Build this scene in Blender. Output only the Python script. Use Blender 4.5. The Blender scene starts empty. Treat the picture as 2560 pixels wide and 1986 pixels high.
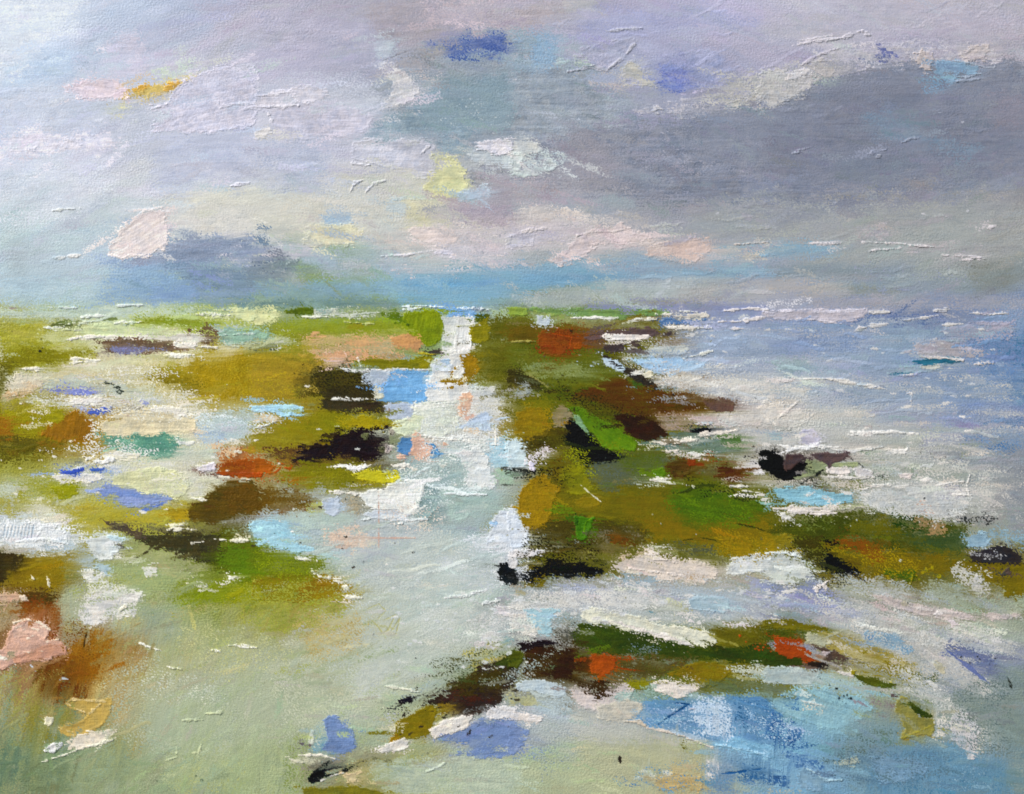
# The photograph is a close view of a real object: an abstract oil painting on
# stretched canvas (coastal marsh, tidal channel, sea and cloud), impasto and
# dry-brush, lit by soft daylight from the upper left.  The scene is therefore
# that painting as an object: a stretched canvas hanging on a wall, with the
# paint film built as real relief.  Every stroke below is laid in canvas
# coordinates (half a millimetre per unit), has its own pigment, edge, thickness
# and bristle grooves, and becomes a mesh of its own.
import bpy, math
import numpy as np

S = 2                      # relief cell in canvas units (1 mm)
MM = 0.0005                # metres per canvas unit
CW, CH = 2560, 1986        # canvas units seen by the camera
PAD = 14                   # the canvas goes on a little beyond the view
ZC = 1.45                  # height of the canvas centre above the ground
RELIEF = 1.15               # overall strength of the paint relief

# ------------------------------------------------------------ camera, sky, sun
scene = bpy.context.scene
cam_data = bpy.data.cameras.new('camera')
cam = bpy.data.objects.new('camera', cam_data)
scene.collection.objects.link(cam)
DIST = 1.75
cam.location = (0.0, -DIST, ZC)
cam.rotation_euler = (math.radians(90), 0, 0)
cam_data.sensor_width = 36.0
cam_data.sensor_fit = 'HORIZONTAL'
cam_data.lens = 36.0 * DIST / (CW * MM)
cam_data.clip_start = 0.05
cam_data.clip_end = 500.0
scene.camera = cam

SUN_EL, SUN_AZ = math.radians(40), math.radians(-52)   # azimuth from the canvas normal, to the left
sun_dir = (math.cos(SUN_EL) * math.sin(SUN_AZ), -math.cos(SUN_EL) * math.cos(SUN_AZ), math.sin(SUN_EL))
world = bpy.data.worlds.new('World')
scene.world = world
world.use_nodes = True
wn = world.node_tree.nodes
wl = world.node_tree.links
wn.clear()
sky = wn.new('ShaderNodeTexSky')
sky.sky_type = 'NISHITA'
sky.sun_disc = False
sky.sun_elevation = SUN_EL
sky.sun_rotation = math.atan2(sun_dir[0], sun_dir[1])
bg = wn.new('ShaderNodeBackground')
bg.inputs['Strength'].default_value = 0.07
wo = wn.new('ShaderNodeOutputWorld')
wl.new(sky.outputs[0], bg.inputs['Color'])
wl.new(bg.outputs[0], wo.inputs['Surface'])

sun_data = bpy.data.lights.new('sun', 'SUN')
sun_data.energy = 2.2
sun_data.angle = math.radians(5)
sun_data.color = (1.0, 0.95, 0.88)
sun = bpy.data.objects.new('sun', sun_data)
scene.collection.objects.link(sun)
sun.location = (-4, -4, 6)
from mathutils import Vector
sun.rotation_euler = Vector(sun_dir).to_track_quat('Z', 'Y').to_euler()

scene.view_settings.view_transform = 'Standard'
scene.view_settings.look = 'None'
scene.view_settings.gamma = 1.0
scene.view_settings.use_curve_mapping = False
scene.view_settings.exposure = 0.79
# white balance of the daylight: what a white surface on this wall returns
DAYLIGHT = np.array((.975, .979, .989), np.float32)
SHEEN = np.array((.0067, .0069, .0072), np.float32)      # what a black surface of the same gloss returns

# ------------------------------------------------------------ noise for the paint
rng = np.random.default_rng(7)
N = 1024
fy = np.fft.fftfreq(N)[:, None]
fx = np.fft.rfftfreq(N)[None, :]

def tile_noise(lx, ly, sharp=2.0):
    """periodic noise with correlation lengths lx, ly (texels), flattened to 0..1"""
    w = np.fft.rfft2(rng.standard_normal((N, N)))
    r = np.sqrt((fx * lx) ** 2 + (fy * ly) ** 2)
    n = np.fft.irfft2(w / (1 + r ** 2) ** sharp, s=(N, N)).ravel()
    out = np.empty(N * N, np.float32)
    out[np.argsort(n, kind='stable')] = np.linspace(0, 1, N * N, dtype=np.float32)
    return out.reshape(N, N)

def band_noise(lam, width=.45, stretch=1.25):
    """periodic bumps of one size (wavelength in texels), flattened to 0..1"""
    w = np.fft.rfft2(rng.standard_normal((N, N)))
    r = np.sqrt((fx * stretch) ** 2 + fy ** 2) + 1e-9
    n = np.fft.irfft2(w * np.exp(-.5 * (np.log(r * lam) / width) ** 2), s=(N, N)).ravel()
    out = np.empty(N * N, np.float32)
    out[np.argsort(n, kind='stable')] = np.linspace(0, 1, N * N, dtype=np.float32)
    return out.reshape(N, N)

EDGE = tile_noise(30, 30, 1.6)
EDGE2 = tile_noise(9, 9, 1.6)
BLOB = tile_noise(70, 70, 1.5)
STREAK = tile_noise(60, 3.4, 1.5)
BRISTLE = tile_noise(26, 2.2, 1.6)
GRAIN = band_noise(3.7, .5)
BUMP = band_noise(11.0, .5, 1.0)
GRAIN2 = tile_noise(5.5, 4.2, 1.8)
FINE = tile_noise(4, 4, 1.4)

def look(t, x, y):
    return t[(y.astype(np.int32)) % N, (x.astype(np.int32)) % N]

# ------------------------------------------------------------ the canvas grid
xs = np.arange(-PAD, CW + PAD + 1, S, dtype=np.float32)
ys = np.arange(-PAD, CH + PAD + 1, S, dtype=np.float32)
NX, NY = len(xs), len(ys)
X, Y = np.meshgrid(xs, ys)
weave = 0.5 + 0.25 * np.sin(X * 2 * math.pi / 5.3) + 0.25 * np.sin(Y * 2 * math.pi / 5.7)
TOOTH = 0.74 * look(GRAIN, X / 2, Y / 2) + 0.16 * look(BUMP, X / 2 + 300, Y / 2 + 77) + 0.10 * weave
TOOTH = (TOOTH - TOOTH.min()) / (TOOTH.max() - TOOTH.min())
order = np.argsort(TOOTH.ravel())
flat = np.empty(order.size, np.float32)
flat[order] = np.linspace(0, 1, order.size, dtype=np.float32)
TOOTH = flat.reshape(NY, NX)
HGT = np.zeros((NY, NX), np.float32)               # paint thickness, millimetres
SMO = np.zeros((NY, NX), np.float32)               # how far thick paint has filled the weave
COL = np.zeros((NY, NX, 3), np.float32)            # pigment with the uneven daylight kept in, display-referred
OWN = np.zeros((NY, NX), np.int32)                 # which stroke lies on top

def chroma(c):
    t = np.clip(((c.max() - c.min()) / max(c.max(), .01) - .25) / .55, 0, 1)
    return float(t * t * (3 - 2 * t))

def rgb(h):
    """pigment from its note; strong tube colours are purer and deeper than tints"""
    c = np.array([int(h[i:i + 2], 16) / 255 for i in (0, 2, 4)], np.float32)
    s, mx, mn = chroma(c), c.max(), c.min()
    if mx - mn > .02:
        c = np.maximum(c - .085 * s * ((mx - c) / (mx - mn)) ** 3, 0)
    return (c * (1 - .13 * s)).astype(np.float32)

# ------------------------------------------------------------ thin underpainting, brighter light on the left put into its colours
UNDER = '''
DDE6F2 C3CFE3 B9C6DC BDBDCB B7B5C4 AFACBC AAA6B0 B4ACB6 B3B1BA A9ACC6 B0B2CB B8BACE BDBBCE BAB6C6 B7B3C0 AFADB8
BCD0E8 B9CBE2 CBC8D8 BCBDC9 B7B6C9 A9AEBF 9AA0AC 8F9DB8 9DB2C6 A4A9C6 9BA1C2 AAA9BC A7A5B4 9092AA 97A4B8 8D96A2
C9CFE6 CDD2E2 C6C9D6 CFCFDD C8C7D8 C1C2D0 97A6B1 8FA4B0 A0A4B0 A0A1B0 9798AB 85879F 7B7D98 7C839B 7D829A 858899
D6D8EA D0D6E2 CBD2DC C4C9DA BFC3D6 CACAD8 CBCDD0 A9B0B8 A2A0AC 9798A6 9095A6 868CA2 7F849B 7A8198 7E8496 858896
C8D6D8 CAD6D8 D8D6D4 DAD9D2 C8C8C6 CFCDBF CBC9B4 A69FAA B2AEB4 A5A3AE 9A9CAA 9399A6 969BA2 9A9EA0 9CA09E 9A9A98
B4CBD8 A3C0DA 8CADD4 7A97BC 86A2BC 8FB3CE 7EAFD6 6FA9D0 7DA9C0 93AFBE 9FAFBA A6AEB4 A9ACAE 97A2A4 8E9896 8E9492
B0B060 C6C98A CDD2A0 A9B85A 9BA83E 8FA03A 8FA038 C0C6B0 6E6A24 8A6A36 8B8C84 8E9CC0 8E98BE 8B9AB4 8C94B0 7E90B2
C9C9AE D4CFB4 C9C08A B9A24A 9A8232 6A6038 9FBCDC D0D4CC 6A6420 5F6A2E 7A5A30 B9BEC6 A7B0BE 8FA0B6 7F95B4 6E86B0
8A7A20 A87A20 D9D2BC BCC8C8 A79440 8C8A20 C8CCC0 CFCBC6 8A7A28 5F6A2A 6E4A1E BDBAB8 B7B8BA ADB2BA A0A8B6 8E98B0
A5A44C B8C0B8 D6D4B4 C9CCB8 9A7A36 5A4C30 A0AEB0 BCC7CC 5C5830 4E5A40 6E6A48 9EA096 6A665E A4A89E A6A8A4 8D9096
C4CCD0 B9B44A B0AE50 5A4A22 A7BCC0 B9C0BE B7BDC0 9FB4B6 94781E 6E6A1E 6E8A1C 7E8A1C 6E7434 A6ABA4 AAA8A6 949A9A
8A7420 9AA888 94A468 62721E 8A861A A9B3B4 AEBCC0 C6CCD2 4A4836 8A7E60 B9AFA4 A4A68A 5E5A2E 6E5E1E 65622E 6E6A3A
8E6A4A B4B8A4 A4AE8A A2AA6A A59A4A B7B894 B4C2BE B9C4C2 A9B3B6 A6AAA8 9EA8A2 A0ABB0 8E96B6 A4AAB0 ABAAA4 9CA29A
A07A5A 966A30 ADA470 A5AC8A A4A98E B4BBAA B7C3B6 8A8A60 4E4430 5A4C2C 4A5A1C 6E6A1A 8A7A30 A3A078 9DA8B0 8A92A2
8C9068 B09A60 A0AC8C A2B09A 9EA888 A9B6A4 A8A880 9DA8B0 AFB8BA B4B6AE 7E9CBE 7A98BC 7FAEC8 8AA0A6 8E968A 7E8E92
7E8E6E 8E9C78 97A684 A0B088 9CA67A 8E8A6E A3A86A A9B69E A9B294 A9AE90 ADA983 7FA4C0 7AA4C4 6F8A96 6A8CA4 6C8890
'''
grid = np.array([[rgb(h) for h in row.split()] for row in UNDER.strip().splitlines()], np.float32)
gy = np.clip((Y + (look(BLOB, X / 2, Y / 2) - .5) * 90) / 124.1 - .5, 0, 14.999)
gx = np.clip((X + (look(BLOB, X / 2 + 400, Y / 2 + 200) - .5) * 110) / 160 - .5, 0, 14.999)
iy, ix = gy.astype(int), gx.astype(int)
ty, tx = (gy - iy)[..., None], (gx - ix)[..., None]
ty, tx = ty * ty * (3 - 2 * ty), tx * tx * (3 - 2 * tx)
COL[:] = ((grid[iy, ix] * (1 - tx) + grid[iy, ix + 1] * tx) * (1 - ty)
          + (grid[iy + 1, ix] * (1 - tx) + grid[iy + 1, ix + 1] * tx) * ty)
del gy, gx, iy, ix, ty, tx

# ------------------------------------------------------------ laying paint
strokes = [None]           # id -> (name, centre x, centre y)

def window(x0, y0, x1, y1):
    a = max(0, int((x0 + PAD) / S)); b = min(NX, int((x1 + PAD) / S) + 2)
    c = max(0, int((y0 + PAD) / S)); d = min(NY, int((y1 + PAD) / S) + 2)
    return (slice(c, d), slice(a, b)) if b - a > 1 and d - c > 1 else None

def lay(win, d, col, ident, an=0, fe=6, rag=6, ld=1.0, dry=.7, op=1.0, th=.2, sk=.15, var=.05, fill=.3, ridge=0.0, brk=.2, mix=.1):
    x, y = X[win], Y[win]
    o = rng.integers(0, N, 6)
    e = look(EDGE, x / 2 + o[0], y / 2 + o[1]) - .5
    e2 = look(EDGE2, x / 2 + o[2], y / 2 + o[3]) - .5
    f = look(FINE, x / 2 + o[4], y / 2 + o[5]) - .5
    ca, sa = math.cos(math.radians(an)), math.sin(math.radians(an))
    u, v = (x * ca - y * sa) / 2, (x * sa + y * ca) / 2
    st = look(STREAK, u + o[1], v + o[2])
    br = look(BRISTLE, u + o[3], v + o[0])
    # ragged outline: slow wander, chips, and bristle tails along the stroke
    d = d + rag * (1.5 * e + 1.1 * e2 + .7 * f + 1.3 * (br - .5))
    load = np.clip(.5 + d / fe, 0, 1)
    a_soft = load * load * (3 - 2 * load) * min(ld, 1)
    # worn places inside the stroke where the layer below grins through
    worn = np.clip((look(EDGE2, x / 3 + o[5], y / 2 + o[4]) - .62) / .3, 0, 1) * np.clip((e + .15) / .4, 0, 1)
    load = load * ld * (1 - sk * np.clip((st - .5) / .5, 0, 1)) * (1 - brk * worn)
    tooth = .66 * TOOTH[win] + .20 * look(GRAIN2, x / 2 + o[0], y / 2 + o[3]) + .14 * br
    a_dry = np.clip((load * 1.02 - tooth) / .11 + .5, 0, 1) * (load > 0.01)
    a = (a_soft * (1 - dry) + a_dry * dry) * op
    a = a * (1 - mix * np.clip(.5 + 1.6 * e, 0, 1))
    tone = 1 + var * (1.2 * (st - .5) + .8 * (br - .5) + .9 * e + .9 * e2)
    c = col * tone[..., None] + (var * .28 * e2)[..., None] * np.array((1, .15, -1), np.float32)
    a3 = a[..., None]
    COL[win] = COL[win] * (1 - a3) + c * a3
    lift = th * (.8 + .2 * (st - .5) + .3 * (br - .5) + .5 * f) + ridge * np.exp(-((d - 3) / 3.5) ** 2) * (e + .6)
    HGT[win] = HGT[win] * (1 - a * fill) + a * lift
    SMO[win] = SMO[win] * (1 - a) + a * min(1.0, fill * 1.1)
    if ident:
        OWN[win][a > .5] = ident

def soften(p, n):
    for _ in range(n):
        q = np.roll(p, -1, 0)
        p = np.stack([p * .86 + q * .14, p * .14 + q * .86], 1).reshape(-1, 2)
    return p

def inside_distance(x, y, p):
    d2 = np.full(x.shape, 1e12, np.float32)
    ins = np.zeros(x.shape, bool)
    for (ax, ay), (bx, by) in zip(p, np.roll(p, -1, 0)):
        ex, ey = bx - ax, by - ay
        t = np.clip(((x - ax) * ex + (y - ay) * ey) / (ex * ex + ey * ey + 1e-6), 0, 1)
        d2 = np.minimum(d2, (x - ax - t * ex) ** 2 + (y - ay - t * ey) ** 2)
        if abs(ey) > 1e-6:
            ins ^= ((ay > y) != (by > y)) & (x < (bx - ax) * (y - ay) / (by - ay) + ax)
    return np.sqrt(d2) * np.where(ins, 1, -1)

ORIGIN = [0.0, 0.0]
UNIT = 10 / 3.3875         # the notes below are in units of about 3 canvas units
def T(x0, y0, unit=10 / 3.3875):
    global UNIT
    UNIT = unit
    ORIGIN[:] = (x0, y0)

def pts(s):
    a = np.array([[float(v) for v in q.split(',')] for q in s.split()], np.float32)
    return a * UNIT + np.array(ORIGIN, np.float32)

def patch(name, col, s, smooth=1, **k):
    p = pts(s)
    strokes.append((name, float(p[:, 0].mean()), float(p[:, 1].mean())))
    p = soften(p, smooth)
    fringe = k.pop('fringe', 0)
    m = k['fe'] * .6 + k['rag'] * 2.3 + 3 + (26 if fringe else 0)
    win = window(p[:, 0].min() - m, p[:, 1].min() - m, p[:, 0].max() + m, p[:, 1].max() + m)
    if win is None:
        return
    d = inside_distance(X[win], Y[win], p)
    c = rgb(col)
    if strokes[-1][1] > 1150 and strokes[-1][2] > 780:
        c = c * (1 - .08 * chroma(c))
    if fringe:       # the brush ran dry past the edge: broken specks on the canvas tooth
        lay(win, d + 13, c, 0, an=k.get('an', 0), fe=30, rag=9, ld=fringe, dry=1, th=.12, sk=.3, var=.06, fill=.15)
    lay(win, d, c, len(strokes) - 1, **k)
    if name == 'knife_stroke' and k['fe'] <= 8:
        crisp.append((win, d, c, len(strokes) - 1, {**k, 'th': k['th'] * .7, 'brk': .3, 'ld': k['ld'] * .92}))

crisp = []
def restate():
    """the last knife and ridge touches go over the dragged paint again"""
    for win, d, c, ident, k in crisp:
        lay(win, d, c, ident, **k)
    crisp.clear()

def K(col, s, fe=7, rag=6, **k):           # palette knife: crisp, chipped, raised
    k = {'ld': 1.2, 'dry': .8, 'th': .34, 'sk': .12, 'fill': .62, 'ridge': .5, 'var': .09, 'brk': .14, 'mix': .03, 'fringe': .40, **k}
    patch('knife_stroke', col, s, fe=fe, rag=rag, **k)

def B(col, s, fe=45, rag=14, **k):         # soft, blended brush
    k = {'ld': 1.0, 'dry': .32, 'th': .05, 'sk': .35, 'fill': .12, 'var': .075, 'op': .92, 'brk': .5, 'mix': .3, 'fringe': .42, **k}
    patch('brush_stroke', col, s, fe=fe, rag=rag, **k)

def R(col, s, fe=26, rag=12, **k):         # dry brush dragged over the canvas tooth
    k = {'ld': .84, 'dry': 1.0, 'th': .13, 'sk': .3, 'fill': .2, 'var': .1, 'brk': .4, 'mix': .1, **k}
    patch('dry_brush_stroke', col, s, fe=fe, rag=rag, **k)

def L(col, s, w=6, th=1.2, rag=2.2, gap=.35, name='impasto_ridge'):   # ridge left by the knife edge
    p = pts(s)
    strokes.append((name, float(p[:, 0].mean()), float(p[:, 1].mean())))
    m = w + 8
    win = window(p[:, 0].min() - m, p[:, 1].min() - m, p[:, 0].max() + m, p[:, 1].max() + m)
    if win is None:
        return
    x, y = X[win], Y[win]
    best = np.full(x.shape, 1e12, np.float32)
    tot = 0.0
    along = np.zeros(x.shape, np.float32)
    for (ax, ay), (bx, by) in zip(p[:-1], p[1:]):
        ex, ey = bx - ax, by - ay
        ll = math.hypot(ex, ey)
        t = np.clip(((x - ax) * ex + (y - ay) * ey) / (ll * ll + 1e-6), 0, 1)
        q = (x - ax - t * ex) ** 2 + (y - ay - t * ey) ** 2
        along = np.where(q < best, tot + t * ll, along)
        best = np.minimum(best, q)
        tot += ll
    o = rng.integers(0, N, 2)
    n = look(EDGE2, along / 3 + o[0], along * 0 + o[1])
    taper = np.clip(np.minimum(along, tot - along) / (.18 * tot + 1), .35, 1)
    width = w * .5 * taper * (.55 + .9 * np.clip((n - gap) / (1 - gap), -.6, 1))
    d, k = width - np.sqrt(best), dict(fe=3.2, rag=rag, ld=1.25, dry=.6, th=th, sk=0, var=.04, fill=.5)
    lay(win, d, rgb(col), len(strokes) - 1, **k)
    crisp.append((win, d, rgb(col), len(strokes) - 1, {**k, 'th': th * .5, 'ld': 1.1}))

def G(col, s, w=2.6, th=-.05):             # scratch or thin drawn line
    L(col, s, w=w, th=th, rag=.8, gap=.0, name='scratched_line')

def X_(col, s, r=4, th=.5):                # single drops
    for px, py in pts(s):
        q = r * (.22 + .42 * rng.random())
        win = window(px - q - 5, py - q - 5, px + q + 5, py + q + 5)
        if win is not None:
            d = q - np.hypot((X[win] - px) * (.8 + .5 * rng.random()), Y[win] - py)
            lay(win, d, rgb(col), 0, fe=3, rag=1.6, ld=1.3, dry=.3, th=th, sk=0, var=.03, fill=.5)

def smear(x0, y0, x1, y1, an, reach, cover, fade=60):
    """a wide dry brush pulled across wet paint: colours drag along its direction in bristle tracks"""
    win = window(x0, y0, x1, y1)
    x, y = X[win], Y[win]
    src = COL[win]
    acc, n = np.zeros_like(src), 0
    ca, sa = math.cos(math.radians(an)), math.sin(math.radians(an))
    for t in np.arange(-.35 * reach, reach, S * 1.5):
        acc += np.roll(src, (int(round(-t * sa / S)), int(round(t * ca / S))), (0, 1)); n += 1
    o = rng.integers(0, N, 4)
    st = look(STREAK, (x * ca - y * sa) / 2 + o[0], (x * sa + y * ca) / 2 + o[1])
    pl = look(EDGE, x / 3 + o[2], y / 3 + o[3])
    m = np.clip((.55 * st + .45 * pl - (1 - cover)) / .16, 0, 1)
    edge = np.minimum(np.minimum(x - x0, x1 - x), np.minimum(y - y0, y1 - y))
    m *= np.clip(edge / fade, 0, 1) * np.clip(1.25 - SMO[win], 0.3, 1)
    COL[win] = src * (1 - .85 * m[..., None]) + acc / n * (.85 * m[..., None])
    HGT[win] += m * (st - .5) * .1

def flecks(n, box, cols, r0, r1, an=0, asp=2.5, th=.3, op=1):
    """small loose touches left by brush and knife, never counted one by one"""
    x0, y0, x1, y1 = box
    for _ in range(n):
        px, py = x0 + (x1 - x0) * rng.random(), y0 + (y1 - y0) * rng.random()
        r = r0 + (r1 - r0) * rng.random() ** 2
        a = math.radians(an + rng.normal() * 14)
        m = r * asp + 8
        win = window(px - m, py - m, px + m, py + m)
        if win is None:
            continue
        dx, dy = X[win] - px, Y[win] - py
        u, v = dx * math.cos(a) - dy * math.sin(a), dx * math.sin(a) + dy * math.cos(a)
        d = r * (1 - np.sqrt((u / (r * asp)) ** 2 + (v / r) ** 2))
        lay(win, d, rgb(cols[rng.integers(len(cols))]), 0, an=-math.degrees(a), fe=4, rag=r * .35, ld=1.0, dry=.85, th=th, sk=.1, var=.04, fill=.4, op=op)

def chatter(n, box, an, ln0=18, ln1=70, w0=2.5, w1=5, th=.75, tint=1.06):
    """thin raised tracks a knife leaves in the paint it crosses"""
    x0, y0, x1, y1 = box
    for _ in range(n):
        px, py = x0 + rng.random() * (x1 - x0), y0 + rng.random() * (y1 - y0)
        ln, wd = ln0 + (ln1 - ln0) * rng.random() ** 2, w0 + (w1 - w0) * rng.random()
        a = math.radians(an + rng.normal() * 10)
        win = window(px - ln - 6, py - ln * .6 - 6, px + ln + 6, py + ln * .6 + 6)
        if win is None:
            continue
        dx, dy = X[win] - px, Y[win] - py
        u, v = dx * math.cos(a) - dy * math.sin(a), dx * math.sin(a) + dy * math.cos(a)
        v = v + 2.5 * np.sin(u / ln * 4 + px)
        d = wd * (1 - np.sqrt((u / ln) ** 2 + (v / wd) ** 2))
        c = COL[int((py + PAD) / S), int((px + PAD) / S)] * (tint + .05 * rng.random())
        lay(win, d, np.minimum(c, .95), 0, an=math.degrees(a), fe=3, rag=1.8, ld=.95, dry=.7, th=th, sk=.1, var=.03, fill=.4)

def water(n, box, cols, ln0, ln1, an=0, ld=.6):
    """long level dry strokes of open water"""
    x0, y0, x1, y1 = box
    for _ in range(n):
        px, py = x0 + rng.random() * (x1 - x0), y0 + rng.random() * (y1 - y0)
        ln, wd = ln0 + (ln1 - ln0) * rng.random(), 3.5 + 9 * rng.random()
        a = math.radians(an + rng.normal() * 2.5)
        sl = ln * abs(math.sin(a))
        win = window(px - ln, py - wd - 26 - sl, px + ln, py + wd + 26 + sl)
        if win is None:
            continue
        dx, dy = X[win] - px, Y[win] - py
        u, v = dx * math.cos(a) - dy * math.sin(a), dx * math.sin(a) + dy * math.cos(a)
        d = wd * (1 - np.sqrt((u / ln) ** 2 + (v / wd) ** 2))
        lay(win, d, rgb(cols[rng.integers(len(cols))]), 0, an=math.degrees(a), fe=wd * 1.4, rag=5, ld=ld, dry=.9, op=.85, th=.2, sk=.3, var=.05, fill=.2)

def scumble(n, box, ln0, ln1, wd0, wd1, jx, jy, jit, **k):
    """thin brush marks that pick up the colour around them and drag it along"""
    x0, y0, x1, y1 = box
    for i in range(n):
        px, py = x0 + rng.random() * (x1 - x0), y0 + rng.random() * (y1 - y0)
        ln = ln0 + (ln1 - ln0) * rng.random()
        wd = wd0 + (wd1 - wd0) * rng.random()
        if py < 770:
            ang = 18 * math.sin(px / 420 + py / 300) + rng.normal() * 12
        elif px < 750 and py > 1500:
            ang = 40 + rng.normal() * 30
        else:
            ang = rng.normal() * 10 - (12 if px > 1500 and py > 1200 else 0)
        sx = int(np.clip((px + rng.normal() * jx + PAD) / S, 0, NX - 1))
        sy = int(np.clip((py + rng.normal() * jy + PAD) / S, 0, NY - 1))
        c = COL[sy, sx] * (1 + rng.normal() * jit) + rng.normal(size=3).astype(np.float32) * jit * .45
        a = math.radians(ang)
        m = ln + 14
        win = window(px - m, py - m * .7, px + m, py + m * .7)
        if win is None:
            continue
        dx, dy = X[win] - px, Y[win] - py
        u, v = dx * math.cos(a) - dy * math.sin(a), dx * math.sin(a) + dy * math.cos(a)
        d = wd * (1 - np.sqrt((u / ln) ** 2 + (v / wd) ** 2))
        lay(win, d, c.astype(np.float32), 0, an=ang, fe=wd * 1.2, **{'rag': 5, 'ld': .85, 'dry': .6, 'op': .7, 'th': .1, 'sk': .5, 'var': .05, 'fill': .15, **k})

scumble(1500, (0, 0, CW, 790), 60, 190, 10, 32, 45, 34, .022)
scumble(1300, (0, 760, CW, CH), 40, 140, 8, 26, 40, 16, .03)

# ============================================================ the sky
T(0, 0, 10)          # the large cloud masses first, in tens of canvas units
B('E4ECF6', '-3,-3 22,-3 18,10 8,18 -3,20', fe=120, op=.8)  # pale corner: glare at the upper left put into the colour
B('D2DCEC', '-3,20 14,16 22,30 10,40 -3,42', fe=100, op=.6)
B('DCE2EC', '-3,40 20,36 30,46 14,56 -3,56', fe=100, op=.5)
B('C9CEDC', '0,22 30,14 60,15 96,20 92,33 60,36 20,36 0,34', fe=70, op=.5)
R('868C9C', '152,31 168,30 186,27 198,21 206,17 225,15 240,16 258,14 258,46 225,50 190,53 162,51 140,47 122,44 116,37 132,34', fe=34, rag=24, ld=1.08)
B('7F8596', '190,30 215,22 258,24 258,42 220,47 195,44', fe=120, op=.7)
R('98A2AE', '98,17 108,11 125,9 140,12 150,20 160,26 150,33 130,36 118,40 108,38 100,33 95,28', fe=30, rag=20, ld=1.02)
B('A4A2AC', '120,38 150,36 160,44 140,50 120,47', fe=80, op=.7)
R('BEBCC4', '158,28 180,25 192,23 198,17 208,12 225,11 246,12 250,15 222,16 208,18 200,22 190,27 175,29', fe=16, rag=16, ld=.88, th=.35)
R('C3C0C0', '186,25 197,21 203,17 206,19 199,25 190,28', fe=12, rag=12, ld=.9, th=.5)
B('CFCDC2', '40,48 70,46 95,50 112,47 112,58 80,60 50,56', fe=50, op=.6)
B('C8C2BE', '90,59 115,55 140,53 165,57 172,62 130,64 95,67', fe=34, op=.85)
R('D0C8C4', '112,57 128,52 145,52 152,57 140,61 122,63', fe=24, rag=14, ld=.8, th=.3)
R('A4A6B6', '150,36 180,32 200,36 190,44 165,44', ld=.3, an=8)
R('777E9A', '185,28 215,24 235,30 220,40 195,38', ld=.35, an=8)
R('93A0AE', '205,33 235,33 248,40 225,42', ld=.35, an=4)
B('A4A8A8', '175,50 220,52 258,50 258,66 210,66 170,62', fe=50, op=.6)
B('D2D0B6', '98,40 114,38 118,48 108,56 98,52', fe=90, op=.6)
B('86ACC4', '70,71 95,70 120,67 150,64 185,61 210,60.5 210,63 185,65 150,68 125,71 112,73 80,74', fe=20, rag=8, op=.8)
T(0, 0)
B('C0D3EA', '10,60 45,35 58,36 62,50 62,65 30,72 5,75', dry=.6)
R('D8DEEE', '8,64 30,50 44,41 48,44 30,56 12,67', ld=.6, an=35)
R('AEBBCB', '60,45 85,40 86,60 65,65', ld=.45)
B('D0CDDE', '85,36 95,30 118,28 122,45 128,55 120,62 100,63 88,55', fe=26, dry=.65)
R('DAD6E2', '84,38 92,31 96,34 90,44 88,52 84,46', ld=.7)
R('BDC6CB', '80,86 118,85 120,100 80,103', ld=.5)
K('E0D3DC', '55,75 65,70 90,66 102,68 108,76 109,85 95,83 80,85 68,82', fe=22, an=-10)
K('EBD8E2', '98,78 104,74 109,77 109,85 96,83', fe=9)
B('D8D49A', '135,68 155,65 170,60 165,67 150,71 138,72', fe=14)
R('CBD6CC', '128,60 150,55 170,52 171,58 150,66 135,67', ld=.8)
K('E3C87C', '112,78 125,72 138,71 150,70 168,64 150,75 147,78 130,81 118,81', fe=14, an=15)
K('DDB05C', '113,77 122,73 123,77 114,79', fe=8)
K('DDB060', '140,75 152,70 150,74 142,77', fe=8)
R('D6CDB6', '120,82 147,80 146,88 130,91 118,90', ld=.7)
R('D8D39C', '94,92 106,88 102,95 93,98', ld=.9)
K('CFCEDF', '147,78 165,66 185,58 217,54 217,105 190,109 160,113 140,110 131,108 145,98 128,93 145,87', an=12, rag=9)
L('DAD9E8', '181,82 186,90 200,88 217,89')
L('DCDBE8', '128,93 146,87', w=5)
L('DCDBE8', '186,92 205,87 217,87', w=5)
L('DCDBE8', '205,93 217,91', w=7)
L('D6D6E2', '196,158 211,155', w=6)
B('BCC3DA', '130,120 217,108 217,155 130,165', fe=60, op=.75)
R('DEDCEA', '0,118 12,112 32,106 45,115 55,118 70,112 90,112 102,120 100,126 85,131 65,127 45,130 22,137 0,140', fe=30, ld=1.05, rag=16)
K('E2E0EC', '10,116 30,112 42,118 30,126 8,128', fe=20)
K('E0DEEA', '52,122 62,116 70,122 62,128 52,127', fe=14)
B('D8D8CC', '165,165 217,158 217,172 160,172', fe=30)

T(640, 0)
B('B9B8CC', '0,10 100,15 110,60 0,60', fe=70, op=.7)
B('A9A3AC', '95,5 150,0 160,30 105,40', fe=60)
R('BBB1BB', '140,0 217,0 217,25 150,25', ld=.7)
R('8FA3B1', '125,90 140,78 160,60 155,50 217,40 217,110 185,112 180,130 165,132 150,122 110,118 88,117 100,103', fe=30, ld=.97)
B('8AA0AC', '140,95 160,70 200,60 217,70 217,105 180,108 150,112', dry=.5, op=.6)
R('C3CDD2', '135,95 217,70 217,110 170,112', ld=.22)
B('98A0AC', '150,50 215,46 215,60 160,66', fe=40, op=.8)
B('6274AE', '146,38 160,34 185,28 208,28 214,38 208,46 195,47 180,42 165,46 150,44', fe=34, dry=.5, op=.85)
B('5266A8', '165,41 178,37 180,42 168,46', fe=30, op=.75)
B('5266A8', '195,38 210,33 212,42 200,45', fe=32, op=.75)
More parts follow.
